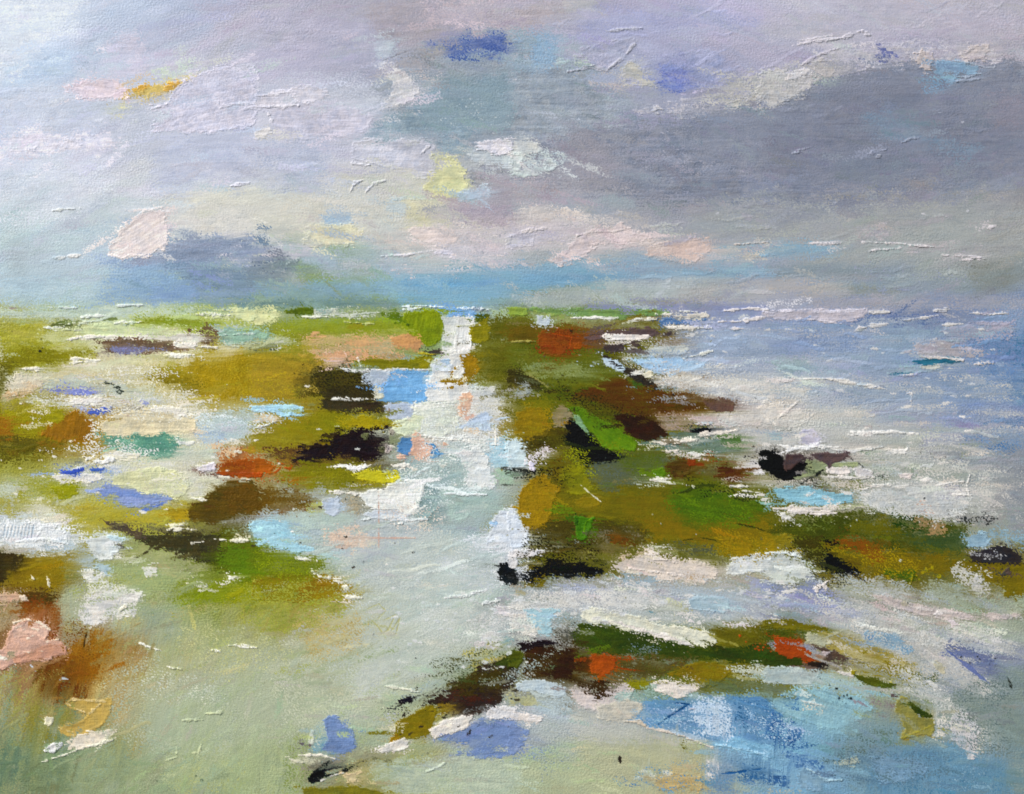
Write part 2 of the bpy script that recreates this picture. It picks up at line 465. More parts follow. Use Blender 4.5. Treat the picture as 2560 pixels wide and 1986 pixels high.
R('A3A2A8', '118,48 128,43 145,40 155,42 155,60 140,62 130,60', ld=.9)
R('8A8C94', '120,48 130,44 150,44 152,52 135,58', ld=.5)
B('B9C4CF', '103,33 122,32 118,45 102,50', fe=18)
R('C5C1C4', '128,62 160,58 162,66 150,73 138,74', ld=.6)
K('CBCBCF', '104,53 116,54 122,60 130,67 137,75 138,78 133,80 133,84 128,87 115,91 104,93 115,82 118,70 108,62', an=20)
R('C2C4CC', '100,95 130,88 140,95 120,105 95,112', ld=.35)
G('8C8E98', '107,52 128,44')
K('C9C8D8', '0,90 60,85 90,95 100,100 88,115 60,120 15,118 14,95', fe=30, dry=.5)
K('CDCBD6', '30,76 50,72 60,80 55,86 38,88', fe=14)
K('D2D0DC', '0,80 28,77 37,88 20,91 0,92', fe=8)
L('DEDCE6', '0,82 30,78', w=4)
L('DEDCE6', '0,91 20,90 36,89', w=5)
L('DEDCE6', '10,95 14,103', w=5)
K('D4D2D4', '0,110 12,108 13,115 0,117', fe=6)
B('B2BACF', '0,118 60,120 55,165 5,160', fe=60, op=.7)
K('C7C8D4', '85,120 150,119 152,148 140,152 100,140 80,132', fe=18, dry=.6)
B('CDCEC6', '70,145 110,140 140,152 140,165 70,165', fe=40)
K('CFCFA4', '151,132 160,133 172,138 178,142 175,150 186,154 178,160 172,170 150,170 143,158 150,150', fe=26)
K('BFC6CA', '180,130 190,126 217,130 217,142 205,143 195,140 185,138', fe=9)
R('9A9CA2', '175,146 190,140 205,142 212,150 217,152 217,170 195,165 180,158', ld=.75)
B('A6A0AC', '200,155 217,150 217,172 195,170', fe=30)
K('B7C8D8', '170,163 195,158 200,168 170,171', fe=16)
K('BFCFCF', '112,169 140,163 150,170', fe=14)
K('D3D1DA', '185,124 195,119 217,119 217,128 205,131 195,127', fe=6, th=.8)
L('D2D2DA', '140,130 147,124', w=5)
L('D0D0D6', '93,163 100,156 110,153', w=4)
L('D0D0D6', '80,163 84,155 90,153', w=4)
L('D4D4DC', '82,138 92,141 96,140', w=4)

T(1280, 0)
B('B4ADB4', '0,5 60,2 50,15 0,25', fe=40)
B('BABABC', '45,4 64,2 62,9 48,10', fe=20)
B('A4A9CC', '55,10 150,5 217,20 100,30 55,35', fe=70, op=.55)
B('93B2CE', '12,30 35,25 42,40 38,55 15,58', fe=34, dry=.5)
R('A9BDC2', '38,42 55,44 54,60 40,60', ld=.6)
R('8FA3B0', '0,26 12,28 14,60 0,62', ld=.7)
R('B6B4BE', '0,44 12,48 8,54 0,54', ld=.5)
K('B4C3B8', '52,48 60,47 69,55 60,57 53,56', fe=9)
K('A5A8BE', '55,42 100,32 106,35 95,50 82,58 70,56 58,47', fe=14, an=25)
R('B2AFB2', '68,62 95,60 115,75 90,82 70,75', ld=.6)
K('B9B8B2', '93,55 105,52 110,60 120,62 124,70 122,75 105,73 95,68', fe=10)
K('9DA3C2', '112,55 140,46 180,44 182,75 150,78 130,76 124,72 120,62', fe=40, dry=.4, an=20)
B('7984C2', '123,60 145,56 152,70 130,74', fe=38)
B('6072BC', '126,75 123,68 132,71 143,76', fe=18, op=.8)
R('7C88C0', '150,72 172,70 170,82 155,84', ld=.5)
L('C2BCD4', '140,80 150,80 163,77', w=4, th=.4)
L('B4B5C2', '48,61 62,58 70,57 80,60 86,55 95,48 106,35', w=6, th=1.2)
L('B4B6C6', '80,27 95,25 110,24', w=6)
R('C2C0BE', '52,60 66,60 64,66 54,65', ld=.5)
B('8A90A0', '145,92 217,90 217,140 150,130', fe=90, op=.8)
B('9A98A2', '50,108 70,110 85,140 85,160 50,160', fe=60, op=.6)
R('B4B4B2', '165,72 185,65 205,60 217,62 217,92 208,93 205,88 180,90 150,88', fe=26, ld=.8)
K('BBB9B6', '207,85 217,78 217,92 209,93', fe=6)
K('B6B5B2', '182,88 195,85 205,87 200,90 186,90', fe=8)
L('C9C6CA', '120,94 123,91 128,93', w=5)
L('C9C6CA', '121,94 124,97', w=4)
K('C9CCCB', '0,120 12,118 22,124 26,128 10,130 0,132', fe=14)
R('B9C6CA', '5,132 25,128 48,132 45,140 30,143 12,145', ld=.8)
K('C3CDCF', '28,137 36,137 35,143 29,143', fe=5)
K('C2CBCA', '0,131 8,132 6,146 0,146', fe=6)
K('BFCAC9', '0,147 15,145 22,148 0,150', fe=5)
R('A9A2AA', '0,152 30,150 50,170 0,171', ld=.7)

T(1920, 0)
B('BAB8C8', '0,0 217,0 217,25 160,30 100,40 50,35 0,45', fe=60, op=.6)
B('808596', '0,95 60,75 130,60 160,80 217,60 217,150 0,150', fe=80, op=.8)
R('AFAFB4', '10,60 40,45 60,40 70,55 65,62 40,70 25,68', ld=.8)
R('ABA9B8', '60,47 80,44 125,43 160,43 165,50 120,51 70,51', ld=.75)
R('B0AEB6', '150,42 200,30 205,36 185,42 170,48 152,50', ld=.8)
R('9AA8A6', '38,66 55,65 55,73 42,73', ld=.7)
K('B6B6B8', '-6,62 10,60 25,65 30,72 25,78 32,80 20,83 10,88 5,92 -6,92', rag=9, th=.6)
K('B5B2B4', '38,54 50,50 60,55 56,62 50,66 45,63 40,58', fe=7)
K('C6C4C8', '15,66 22,62 35,58 38,60 30,63 20,67', th=.9, fe=5)
L('CFCBD2', '21,39 40,35 60,33 66,31', w=7, th=1.4)
L('CFCBD2', '25,35 45,32 55,30', w=5)
L('CFCBD2', '64,32 72,29 80,26', w=7, th=1.4)
L('C6C3CC', '80,27 86,30', w=5)
L('BDB8C2', '28,56 40,48 60,41', w=5)
R('5F689A', '89,48 95,41 102,42 105,48 98,51', ld=.9, fe=10)
R('64709E', '77,49 82,48 82,51 77,51', ld=.9, fe=7)
K('BDB4B4', '125,45 138,45 140,52 137,58 134,60 130,56 126,50', th=.8, fe=5)
K('BDB6B8', '164,47 172,40 185,38 187,42 183,49 168,51', th=.6, fe=6)
L('CCC4C0', '164,48 170,50 182,49', w=4)
R('7F9DB8', '128,66 160,62 158,72 135,80', ld=.55)
K('84A2BC', '142,54 150,52 165,54 177,57 175,62 160,64 158,70 148,69 140,62', fe=14, dry=.5)
L('9AA6B4', '156,52 165,53 175,55', w=5)
L('A4AAB6', '176,55 184,58 192,57', w=5)
L('9AA6B6', '160,66 170,65 180,63', w=6)
L('98A2B4', '160,69 179,67', w=5)
B('7B8FA4', '80,95 120,100 130,115 150,120 180,125 175,133 130,122 85,112', fe=50, op=.7)
B('8E8A98', '185,80 217,80 217,110 190,110', fe=50, op=.6)
B('7B8495', '60,130 130,130 130,150 60,155', fe=50, op=.6)
L('A0A6B6', '21,130 30,127 38,124', w=5)
L('8E95AA', '84,131 100,127', w=5)
L('929AAC', '113,121 120,118 127,117', w=5)
L('A8ACB6', '92,134 95,132', w=6)
R('9B9C9E', '40,165 90,160 130,165 217,160 217,171 40,171', ld=.7)
B('949499', '112,150 140,150 140,162 115,160', fe=30, op=.7)

# ============================================================ the left horizon
T(0, 500)
L('D6DAD8', '45,9 68,7', w=5)
L('DADCDA', '40,50 55,49', w=5)
L('E0E0DE', '58,48 68,47', w=7)
B('D9D8D2', '140,10 217,5 217,28 180,31 145,33', fe=24)
R('8E9CB4', '143,36 155,33 165,30 190,31 217,30 217,55 180,55 150,60 130,58 98,57 98,52 110,50 130,47', fe=16, ld=1.1)
K('E2D8D6', '93,40 100,33 104,24 115,15 125,8 138,8 140,18 143,25 142,35 138,42 135,40 131,45 126,49 115,48 110,47 104,51 98,48 93,46', an=30)
L('ECE4E0', '95,46 104,50 110,47 126,48 133,42', w=4)
R('D6D4E0', '185,45 217,40 217,58 200,60 185,53', ld=.45)
B('B3CDDC', '0,62 90,68 90,88 0,88', fe=50, op=.7)
B('8FAED0', '92,68 97,57 130,58 150,62 160,70 165,80 160,86 120,87 90,86 88,75', fe=24)
B('7489A2', '150,58 217,58 217,80 165,78 155,68', fe=30)
B('86A2C8', '130,75 160,72 175,78 165,86 125,87', fe=26)
B('879DBE', '165,80 217,78 217,86 160,87', fe=18)
B('6F8F96', '170,86 217,84 217,92 180,91', fe=14)
B('C3D2C6', '0,93 60,92 150,92 180,92 190,98 130,99 60,102 0,100', fe=14, rag=6)
L('D2DCDA', '100,90 125,89', w=4)
L('D2DCDA', '40,91 65,92', w=4)
L('9A9088', '8,92 20,92', w=5, th=.1)
B('B9C46E', '110,98 160,98 217,100 217,112 180,114 140,112 115,108', fe=18, rag=6)
B('8CA032', '114,101 160,101 190,105 170,109 140,108', fe=14, rag=5)
K('D5DBA8', '190,94 217,92 217,103 180,100 170,98', fe=12)
B('A9A838', '0,108 20,106 50,108 60,115 50,125 75,128 82,133 60,138 30,144 0,148', fe=20)
B('BEBA58', '10,108 35,107 35,118 12,120', fe=24)
B('8A8418', '0,130 40,127 78,130 60,138 0,146', fe=26)
K('CDD8A6', '60,108 90,104 115,106 140,108 160,112 150,116 100,117 70,115', fe=12)
B('C4C890', '35,112 60,112 80,116 55,124 38,122', fe=24)
L('5E6E3A', '38,108 50,105 70,103', w=7, th=.1)
L('6E7E4A', '85,101 98,101', w=7, th=.1)
L('E4E8DC', '37,108 46,109 54,108', w=10)
L('E0E6DC', '70,99 90,98', w=6)
L('E0E2CE', '54,110 70,110', w=5)
L('E4E8DA', '98,104 112,104 128,103', w=6)
L('E2E4D4', '165,97 180,97 195,98', w=6)
L('D6DCC0', '50,105 70,104 80,103', w=6)
K('DDD9CE', '88,116 130,115 165,112 178,118 170,122 150,121 120,118 95,119', fe=9)
L('EAE6DC', '55,119 70,116 88,116', w=8)
R('6E5846', '80,118 100,117 125,118 145,121 160,126 160,130 130,130 105,131 82,133 88,125 78,119', fe=12, ld=1.05, rag=6)
B('7C80B4', '95,125 110,124 125,127 118,131 100,131', fe=14, rag=5)
R('A39C8C', '80,128 100,130 95,134 82,134', ld=.7)
K('E0D8CE', '150,120 165,122 164,126 150,124', fe=6)
L('EAE6DC', '148,121 165,124 184,125', w=8)
B('B0C0C8', '172,108 200,108 217,112 190,115', fe=12, rag=5)
R('5F4A38', '160,111 172,110 186,115 184,122 175,123 172,116', ld=1.0, fe=9)
K('8FB0A0', '186,112 217,110 217,122 190,122', fe=9)
L('C9DACF', '186,115 217,113', w=5)
B('C4CDBE', '185,122 217,120 217,128 190,128', fe=14, rag=5)
B('B59A2E', '130,140 160,130 217,128 217,171 170,171 150,162 120,155', fe=24, an=75)
B('AFA634', '125,140 150,138 150,150 128,148', fe=22, an=75)
B('D4CFB0', '60,138 100,134 140,131 160,130 190,126 200,128 170,135 130,142 110,150 60,148', fe=20, an=5)
R('D8D0A8', '120,138 150,132 165,131 140,144 125,150', ld=.5, an=75)
B('8A7C22', '120,150 150,148 170,160 165,170 150,167', fe=22)
B('C6BE90', '60,145 110,148 150,160 165,168 110,162 70,152', fe=16)
for q in ('60,135 70,135 78,136', '57,139 70,137', '17,143 37,143', '140,132 152,132 165,131', '70,138 85,136'):
    L('EDE9DC', q, w=8)
B('BBC6BC', '36,153 60,150 100,153 110,162 140,166 120,171 80,165 40,158', fe=14)
K('D9D2BC', '5,155 15,148 35,147 36,158 20,162 5,166', fe=10)
R('D0B48C', '3,160 30,158 22,170 0,170', ld=.9)
K('8089CC', '33,161 50,159 60,160 82,161 85,164 70,166 45,163', fe=9, dry=.9, rag=4)
R('2E3832', '80,154 88,152 95,155 100,157 106,163 100,165 95,158 83,155', ld=.7, fe=8, rag=4)
X_('1E2420', '10,111 11,115 35,118 39,119 27,124 34,128 36,126', r=5)
B('5E5A22', '-3,145 8,140 5,160 -3,166', fe=20)

# ============================================================ the middle horizon
T(640, 500)
B('CFCEC4', '0,0 60,5 60,30 0,30', fe=40, op=.6)
K('D8D3B8', '43,22 60,21 85,22 90,30 85,37 70,38 50,40 40,37 45,30', fe=14, an=5)
B('D3D0B2', '128,0 150,4 152,20 140,25 126,20', fe=24)
B('9DB8D0', '58,15 78,12 80,20 68,22 55,20', fe=14, rag=6)
B('B9C8D0', '112,2 126,3 122,10 112,10', fe=14)
B('A99FAC', '165,5 217,0 217,22 180,20 165,12', fe=24)
B('CEC8D4', '20,40 50,38 45,48 15,52 0,45', fe=16)
R('6F86A0', '-2,20 12,22 14,38 5,40 -2,42', ld=.8)
B('75828E', '-3,48 25,50 30,60 20,70 -3,72', fe=26)
R('5E6E88', '-3,46 22,50 26,56 -3,58', ld=.7)
B('A9B5C2', '40,45 120,42 130,65 60,68', fe=34, op=.75)
B('CCC6CF', '140,30 217,25 217,50 150,50', fe=30)
K('D8CBC8', '130,25 165,22 175,33 160,40 140,35', fe=18, dry=.6)
R('D6CACB', '110,60 150,55 217,48 217,62 180,65 130,66', ld=.7)
R('8C94A2', '178,30 195,30 200,40 190,44 180,38', ld=.45)
R('8C94A2', '196,28 212,27 208,33', ld=.5)
R('8C90A2', '150,5 162,8 156,13 148,12', ld=.5)
K('D2CFDA', '150,44 165,42 170,49 160,47', fe=5)
L('DAD8E0', '106,48 125,47 150,43', w=4)
B('8CB0CA', '80,76 120,70 160,66 217,63 217,84 190,88 150,90 120,90 100,85 80,81', fe=50, op=.7)
B('76A8CE', '120,72 170,68 195,69 150,76', fe=18, rag=6)
B('86A6BA', '0,70 80,75 100,88 0,90', fe=30, op=.7)
B('7FB0CE', '120,80 190,78 190,88 120,89', fe=22, op=.6)
B('6E8A88', '0,85 50,84 90,84 120,88 115,92 60,92 0,93', fe=14, rag=6)
K('7FAADA', '155,93 185,93 187,98 165,98', fe=5)
for q in ('125,90 145,90 160,91', '125,93 140,92', '170,92 185,92 200,93'):
    L('E3ECEE', q, w=6)
K('C6CCBE', '50,94 80,93 105,95 90,99 70,99 50,97', fe=10)
R('B9C0B0', '90,94 112,93 112,97 95,98', ld=.6)
L('E8EADC', '40,99 60,99', w=5)
K('DDE0A8', '-3,93 20,94 22,100 -3,108', fe=12)
K('5F7426', '22,94 46,91 49,92 48,97 35,98', fe=4, rag=3, an=85)
B('9BA83A', '15,105 40,101 80,103 130,100 140,115 100,118 60,116 20,110', fe=16, rag=7)
R('5F7A2A', '105,95 120,94 128,100 128,104 110,103', ld=1.0, fe=9)
K('8CA02A', '127,96 145,94 155,94 158,102 159,112 155,120 148,125 140,119 128,112 122,105', fe=5, rag=4, th=.5, an=80)
K('4C6420', '126,105 131,105 129,107', fe=3, rag=2)
X_('4C6420', '138,105 142,102 134,106', r=5)
L('B9C080', '75,103 90,105 100,105', w=4)
B('A8A85E', '60,114 130,113 125,121 60,121', fe=14, rag=6)
B('C8AE86', '40,118 120,118 128,134 60,138 40,130', fe=22, dry=.6)
K('D6A070', '123,115 135,112 141,114 140,128 138,131 130,130 120,127 115,118', fe=10, rag=5)
R('D4A87C', '45,114 52,113 53,118 46,118', ld=1.0, fe=8)
R('D2A67A', '70,118 95,119 105,122 90,126 72,124', ld=.9)
R('D9A884', '48,128 60,126 85,128 125,132 120,138 95,137 70,138 55,135', ld=1.0, fe=14)
R('E0BCA0', '45,122 70,124 65,132 52,132', ld=.6)
R('DFC2B8', '58,135 72,134 70,142 58,142', ld=1.0, fe=10)
B('B8C0A8', '-3,112 25,116 30,122 -3,125', fe=14, rag=6)
K('8FB0A0', '-3,110 12,111 10,117 -3,118', fe=6)
R('D0D0C4', '12,122 22,122 22,127 15,128', ld=.9, fe=10)
R('4E5A48', '-2,126 15,125 22,128 10,130 -2,130', ld=.6, fe=8)
B('B69A40', '-3,130 40,132 55,140 45,150 30,155 30,170 -3,171', fe=22)
K('8F8A1E', '82,135 100,134 130,136 148,131 148,138 145,143 130,143 100,143 82,142', fe=7, rag=4)
K('A69E22', '138,136 148,132 147,141 140,142', fe=5, rag=3)
R('4A3F28', '72,135 80,134 82,142 74,142', ld=.7, fe=8)
K('4A4422', '50,145 70,144 90,146 90,152 95,157 110,157 108,171 60,171 45,160 45,150', fe=12, rag=5)
B('332E20', '58,158 110,158 108,169 60,169', fe=12, rag=5)
R('6E6030', '30,150 50,146 50,170 35,170', ld=.8, an=85, fe=16)
R('B6A050', '38,158 52,150 56,166 42,170', ld=.45, an=85)
K('E2E4E2', '72,142 85,144 83,146 75,145', fe=4, rag=2, th=.7)
L('ECECE6', '86,134 88,139 89,143', w=5)
L('ECECE6', '65,168 80,169 100,169', w=6)
L('D8D8D8', '72,143 85,145 110,144 150,144', w=5)
K('7FB2E2', '112,147 125,144 148,146 140,152 145,160 144,171 107,171 107,158 112,156', fe=5, rag=4, dry=.7, th=.2)
R('DDE2E6', '130,150 152,148 150,153 132,153', ld=.6, fe=8)
R('DDE2E6', '110,147 140,145 138,150 118,151', ld=.4, fe=8)
K('B9C6D4', '90,147 100,144 112,146 115,149 110,151 111,156 103,158 92,156 89,150', fe=4, rag=3, th=.5)
K('C4C4B2', '100,159 107,158 107,168 100,168', fe=6, rag=3)
K('D4D8D4', '158,98 172,98 174,120 166,127 158,128 158,112', fe=6)
B('BFCBBE', '159,99 168,98 166,120 158,126', fe=10, rag=4, an=85)
K('E0E0DC', '170,98 184,98 184,115 180,128 170,130 168,110', fe=6, an=85)
R('A9B8B4', '166,104 176,104 174,122 166,124', ld=.5, an=85, fe=12)
K('DEDFDC', '150,135 165,130 180,128 182,140 178,150 180,158 178,171 144,171 145,158 150,148', fe=5, rag=5)
K('CDD6DE', '150,137 165,138 165,144 150,146', fe=8)
K('A9C4DC', '152,136 165,134 164,140', fe=6, rag=3)
K('4A4C34', '184,110 188,108 187,122 183,122', fe=6, rag=4)
K('A39A24', '188,105 195,98 198,108 198,118 190,120 184,122 183,108', fe=8, rag=5)
B('7C6A30', '198,104 217,102 217,118 200,118', fe=12, rag=5)
B('7E7A28', '184,121 217,117 217,160 185,155', fe=12)
B('5C5E22', '195,125 217,128 217,150 195,150', fe=24)
K('B8901C', '158,152 165,145 170,141 175,139 174,132 178,131 184,130 188,140 185,150 182,156 175,158 165,158 158,158', fe=3, rag=7, ld=1.05)
K('DEDFDC', '167,147 172,141 176,143 174,152 168,150', fe=3, rag=4)
K('3E3A34', '140,128 155,127 161,130 150,131', fe=5, rag=3)
L('C0B040', '138,130 155,131', w=4)
K('5E6A26', '185,98 192,95 198,98 195,102 186,102', fe=4, rag=3)
K('A9C0A4', '198,93 217,92 217,100 200,100', fe=10)
K('D6AE92', '172,166 182,164 180,171 172,171', fe=5)
R('4E4C2C', '183,157 217,155 217,171 190,166', ld=.8)
L('8A8A4A', '170,107 188,107', w=4)

# ============================================================ the green headland meets the sea
T(0, 0, 10)          # its whole mass first
B('70702C', '118,79 140,78 163,78 167,84 160,90 170,98 186,103 176,108 190,116 196,122 199,130 196,138 170,142 142,146 128,144 134,135 131,125 134,115 128,105 122,95 119,88', fe=34, rag=12, dry=.6)
R('5A6A24', '126,82 150,84 156,96 168,104 160,112 140,108 130,98', ld=.7)
R('7A7422', '132,110 160,114 185,120 190,134 150,138 136,130', ld=.7)
T(1280, 500)
B('A9AEB0', '0,40 40,40 30,55 0,58', fe=26, dry=.8)
R('A9B0B0', '70,40 110,45 110,55 60,56', ld=.7)
B('C4BDC4', '0,20 50,20 70,25 50,35 0,40', fe=22, dry=.5)
K('CBBFC0', '35,52 40,47 50,40 55,33 70,25 95,22 105,28 118,32 105,37 85,35 68,37 66,43 60,48 48,54 38,54', fe=7, rag=7, an=12)
L('D8CECC', '55,30 70,27 85,27 100,24', w=4)
L('D4CCCC', '0,31 10,27 30,24', w=5)
K('BFBECB', '-3,30 20,28 18,38 -3,40', fe=8)
R('C6BABC', '85,35 110,37 125,40 115,44 100,42', ld=.65)
R('AFB4B2', '118,20 140,22 145,32 125,36', ld=.75)
K('CBB6AE', '115,40 130,36 147,35 152,32 168,34 170,42 160,48 150,56 135,54 125,48 115,46', fe=20, an=10)
R('D4BCB2', '120,44 150,48 148,56 130,53', ld=.5)
R('BDBAB4', '170,38 217,36 217,54 180,52', ld=.75)
L('CFC4BE', '185,38 217,36', w=5)
B('86A6BC', '0,60 40,58 100,62 160,57 217,56 217,66 160,66 100,68 60,72 25,76 0,78', fe=16, rag=6)
B('7CA6C4', '-3,64 60,63 95,64 50,72 -3,77', fe=14, rag=6)
B('AEB8BA', '20,78 60,73 110,68 160,66 140,85 60,90 0,90 0,80', fe=16, rag=6)
B('B2B2B4', '140,75 217,68 217,88 140,90', fe=24, op=.8)
K('BCC4CC', '122,80 128,74 132,66 135,66 127,82 123,84', fe=7, op=.55)
B('868EB4', '65,88 110,89 217,88 217,96 150,98 65,93', fe=14, rag=5)
B('868EB4', '60,90 130,91 130,94 62,94', fe=8, rag=4)
B('A0AE7E', '12,95 80,95 90,104 20,106', fe=10, rag=5)
K('8FA850', '-3,91 12,92 12,98 -3,98', fe=5, rag=3)
K('76965A', '12,92 60,93 100,93 130,94 132,97 100,98 95,102 80,99 30,97', fe=6, rag=4)
R('8CA47A', '40,93 75,94 70,99 45,98', ld=.5, fe=8)
B('8B8A5E', '50,101 120,103 125,108 60,111', fe=9, rag=5)
for q in ('50,100 65,100 80,99', '60,100 90,100', '98,102 110,101 122,101', '122,97 135,97', '155,108 169,108', '142,95 157,95'):
    L('E6E6DE', q, w=6)
K('CFCBC2', '128,97 145,98 167,97 155,100 148,101', fe=5, rag=4, th=.6)
K('5F80B4', '122,101 150,101 165,100 155,106 128,107', fe=10, rag=5)
K('DDD8CE', '128,107 145,107 158,107 155,110 140,110', fe=4, rag=3, th=.8)
B('8C98BA', '165,95 217,95 217,105 170,108', fe=18)
for q in ('180,94 200,92 217,93', '175,103 192,103 217,99', '185,109 202,109'):
    L('DAD4D4', q, w=7)
B('98A6BC', '145,110 217,108 217,145 130,140', fe=22)
R('BEC6CA', '140,114 217,110 217,140 150,140', ld=.4)
B('A6BCD8', '165,112 200,112 200,126 165,126', fe=30, op=.6)
B('7C5C34', '25,106 60,108 90,110 75,125 40,128 22,125', fe=12, rag=6)
B('7A6428', '-3,108 22,106 22,120 -3,121', fe=9, rag=4)
L('A9A05A', '0,120 20,120', w=4)
B('717A34', '-3,124 30,130 70,126 85,138 95,145 105,155 115,162 60,162 20,152 -3,146', fe=14)
B('8A9660', '12,140 40,140 70,145 60,150 20,148', fe=18, dry=.6)
R('6E6A30', '0,128 40,132 60,138 20,142', ld=.5)
K('A4581C', '25,110 45,109 75,113 70,122 50,128 40,133 30,130 22,122', fe=9, rag=8, ld=1.0)
R('7A3E1C', '30,112 60,112 66,124 40,126', ld=.45)
R('984414', '20,124 50,126 50,133 25,130', ld=.7, fe=10)
K('BC641E', '52,121 58,120 58,126 53,127', fe=4, rag=3)
G('C05A30', '34,113 50,116 48,126')
B('6A5040', '58,112 80,116 76,126 60,124', fe=10, rag=5)
K('574848', '70,112 100,110 120,110 125,113 115,116 80,118 60,117', fe=6, rag=5)
X_('40363A', '129,114 132,114 134,113 138,113', r=7)
K('C9CEC8', '105,130 118,121 150,124 145,131 115,134', fe=14, dry=.6)
R('D8D6D2', '72,116 82,119 110,119 115,124 100,126 88,122', ld=.85, fe=9)
K('E4DED8', '74,116 82,114 115,115 115,118 95,119 82,119', fe=4, rag=3, th=.7)
K('43393A', '78,124 90,121 96,122 96,127 88,129 78,127', fe=4, rag=4)
K('4A4040', '100,121 105,119 108,122 104,124', fe=4, rag=3)
K('473E3C', '102,126 110,126 108,129 103,129', fe=4, rag=3)
R('3E3634', '84,120 96,119 100,126 88,130', ld=.4, fe=8)
R('C9CCC8', '85,130 105,130 110,140 95,140', ld=.6)
K('A5C8E8', '100,136 115,133 140,132 155,138 165,140 150,148 130,147 115,145', fe=14, dry=.6)
R('C6D0DA', '104,134 150,132 160,142 130,147', ld=.35)
L('DADCD4', '145,134 155,132 170,128', w=6)
B('CFCFCF', '108,147 150,147 190,150 217,155 217,170 190,167 150,160 128,160', fe=12)
R('DEDCD8', '120,150 160,150 155,158 125,158', ld=.7, an=45, th=.4)
R('D4D0CA', '170,156 217,156 217,170 185,168', ld=.6, th=.4)
B('6A3E10', '55,164 85,150 98,151 103,159 125,161 160,166 172,171 50,171', fe=8, rag=5)
K('B9CCDA', '76,131 92,139 98,146 88,144 78,138', fe=5, rag=4)
R('B2C6CE', '53,136 75,135 74,144 60,143', ld=.45, fe=10)
K('2E2A26', '76,131 82,133 95,141 108,147 116,154 126,160 120,161 105,152 97,149 90,143 80,136', fe=4, rag=6, ld=1.0)
K('E6E2D8', '100,146 106,145 110,148 104,149', fe=3, rag=3, th=.8)
K('DED8C0', '109,147 117,146 119,150 112,150', fe=4, rag=3, th=.6)
K('4E6A30', '101,152 110,156 112,161 104,160', fe=4, rag=3)
K('3E3A22', '-3,143 8,146 20,152 26,160 24,162 12,158 -3,158', fe=10)
K('9AA09A', '5,158 12,157 15,163 8,168 2,165', fe=6)
K('C9D4DA', '21,98 26,98 26,101 29,101 29,97 32,97 32,106 21,106', fe=3, rag=2)
L('8C8A50', '12,146 20,151 30,158', w=4, th=.3)
R('6A5A58', '178,158 190,160 188,169 178,169', ld=.6, fe=8)
X_('2A2620', '47,161 54,161 110,139 120,141 125,141 49,109 50,111', r=4)

# ============================================================ the sea
T(1920, 500)
R('AFAAB0', '73,26 100,20 100,32 75,34', ld=.9)
R('ABA6AC', '100,38 150,37 185,42 180,48 130,44', ld=.9)
R('A9A6AA', '155,18 195,15 195,22 165,22', ld=.5)
L('D8D2D3', '80,36 110,37 125,39 140,40', w=7, th=1.3)
L('D2CCCE', '86,43 100,42 112,41', w=7)
for q in ('147,47 154,47', '157,47 165,48 180,49', '165,51 175,51 183,50', '35,37 52,37 70,36', '186,24 192,22'):
    L('D2CCCF', q, w=6, th=1.1)
B('87959E', '0,56 50,55 110,57 110,62 60,64 0,66', fe=18, rag=7)
B('8A918C', '60,73 110,77 100,82 70,80', fe=14, op=.8)
B('80847E', '170,53 205,55 205,78 180,78 170,66', fe=24, op=.55, dry=.6)
B('B4ADA8', '0,68 60,70 60,82 0,82', fe=30, op=.6)
B('A3A2AA', '0,83 217,84 217,92 0,93', fe=20, op=.7)
R('5E719C', '55,97 150,97 150,107 60,107', ld=.8, fe=18)
B('8195B6', '0,104 60,103 90,115 70,130 0,130', fe=30)
B('90A6BA', '90,108 135,108 135,130 90,130', fe=30)
R('5480A8', '180,122 200,118 217,108 222,108 222,172 205,167 210,140 190,132', fe=34, ld=.7)
R('4A749E', '130,110 160,116 182,128 150,128', ld=.35)
K('9C9CAE', '150,108 200,105 210,108 205,118 180,121 160,120 145,112', fe=12, rag=8)
K('A6A2A8', '125,122 150,118 180,126 200,130 175,135 130,133', fe=14, rag=8, dry=.9, ld=1.0)
B('6488AE', '205,155 222,150 222,172 205,170', fe=30)
K('B9B4BE', '-6,94 40,94 84,93 84,97 70,103 55,104 40,101 15,101 -6,99', fe=7, rag=5)
L('DCD8E4', '-3,95 15,94 37,93', w=6, th=1.0)
L('DCD8E4', '38,95 60,94 84,93', w=6.5, th=1.0)
L('CFCAD2', '12,101 35,101 62,105', w=5)
for q in ('86,95 102,95', '115,102 130,100 143,98', '84,107 102,105', '140,94 153,93', '148,106 165,105', '171,109 183,110', '172,96 188,97 203,96'):
    L('CFCCCA', q, w=5.5)
L('CFCAC8', '75,110 83,108', w=5)
K('3F7794', '122,137 135,134 155,135 165,137 150,138 130,140', fe=6, rag=5)
K('8FAAB2', '105,140 130,140 150,140 140,144 110,148 100,145', fe=9)
K('B2B4AE', '128,141 145,139 150,140 140,143 130,143', fe=5, rag=3)
L('3F7490', '104,148 115,147 125,147', w=6, th=.1)
for q in ('130,133 150,134 165,136', '175,139 190,138', '110,149 130,148'):
    L('CFC8C4', q, w=6)
B('8AA0A4', '5,135 30,135 40,148 10,152', fe=20)
B('8C9CB2', '60,148 200,145 200,171 60,171', fe=30, op=.7)
R('BEC2BE', '15,153 35,151 55,150 80,155 100,158 70,163 40,163 15,161', ld=.85)
L('DAD6D0', '28,152 50,151 65,154 85,158 105,161', w=8)
L('D4D0CC', '5,153 20,153', w=5)
L('DAD6D4', '118,164 122,164 121,170', w=5)
R('CFCBC2', '-3,158 20,162 15,171 -3,171', ld=.8, th=.4)

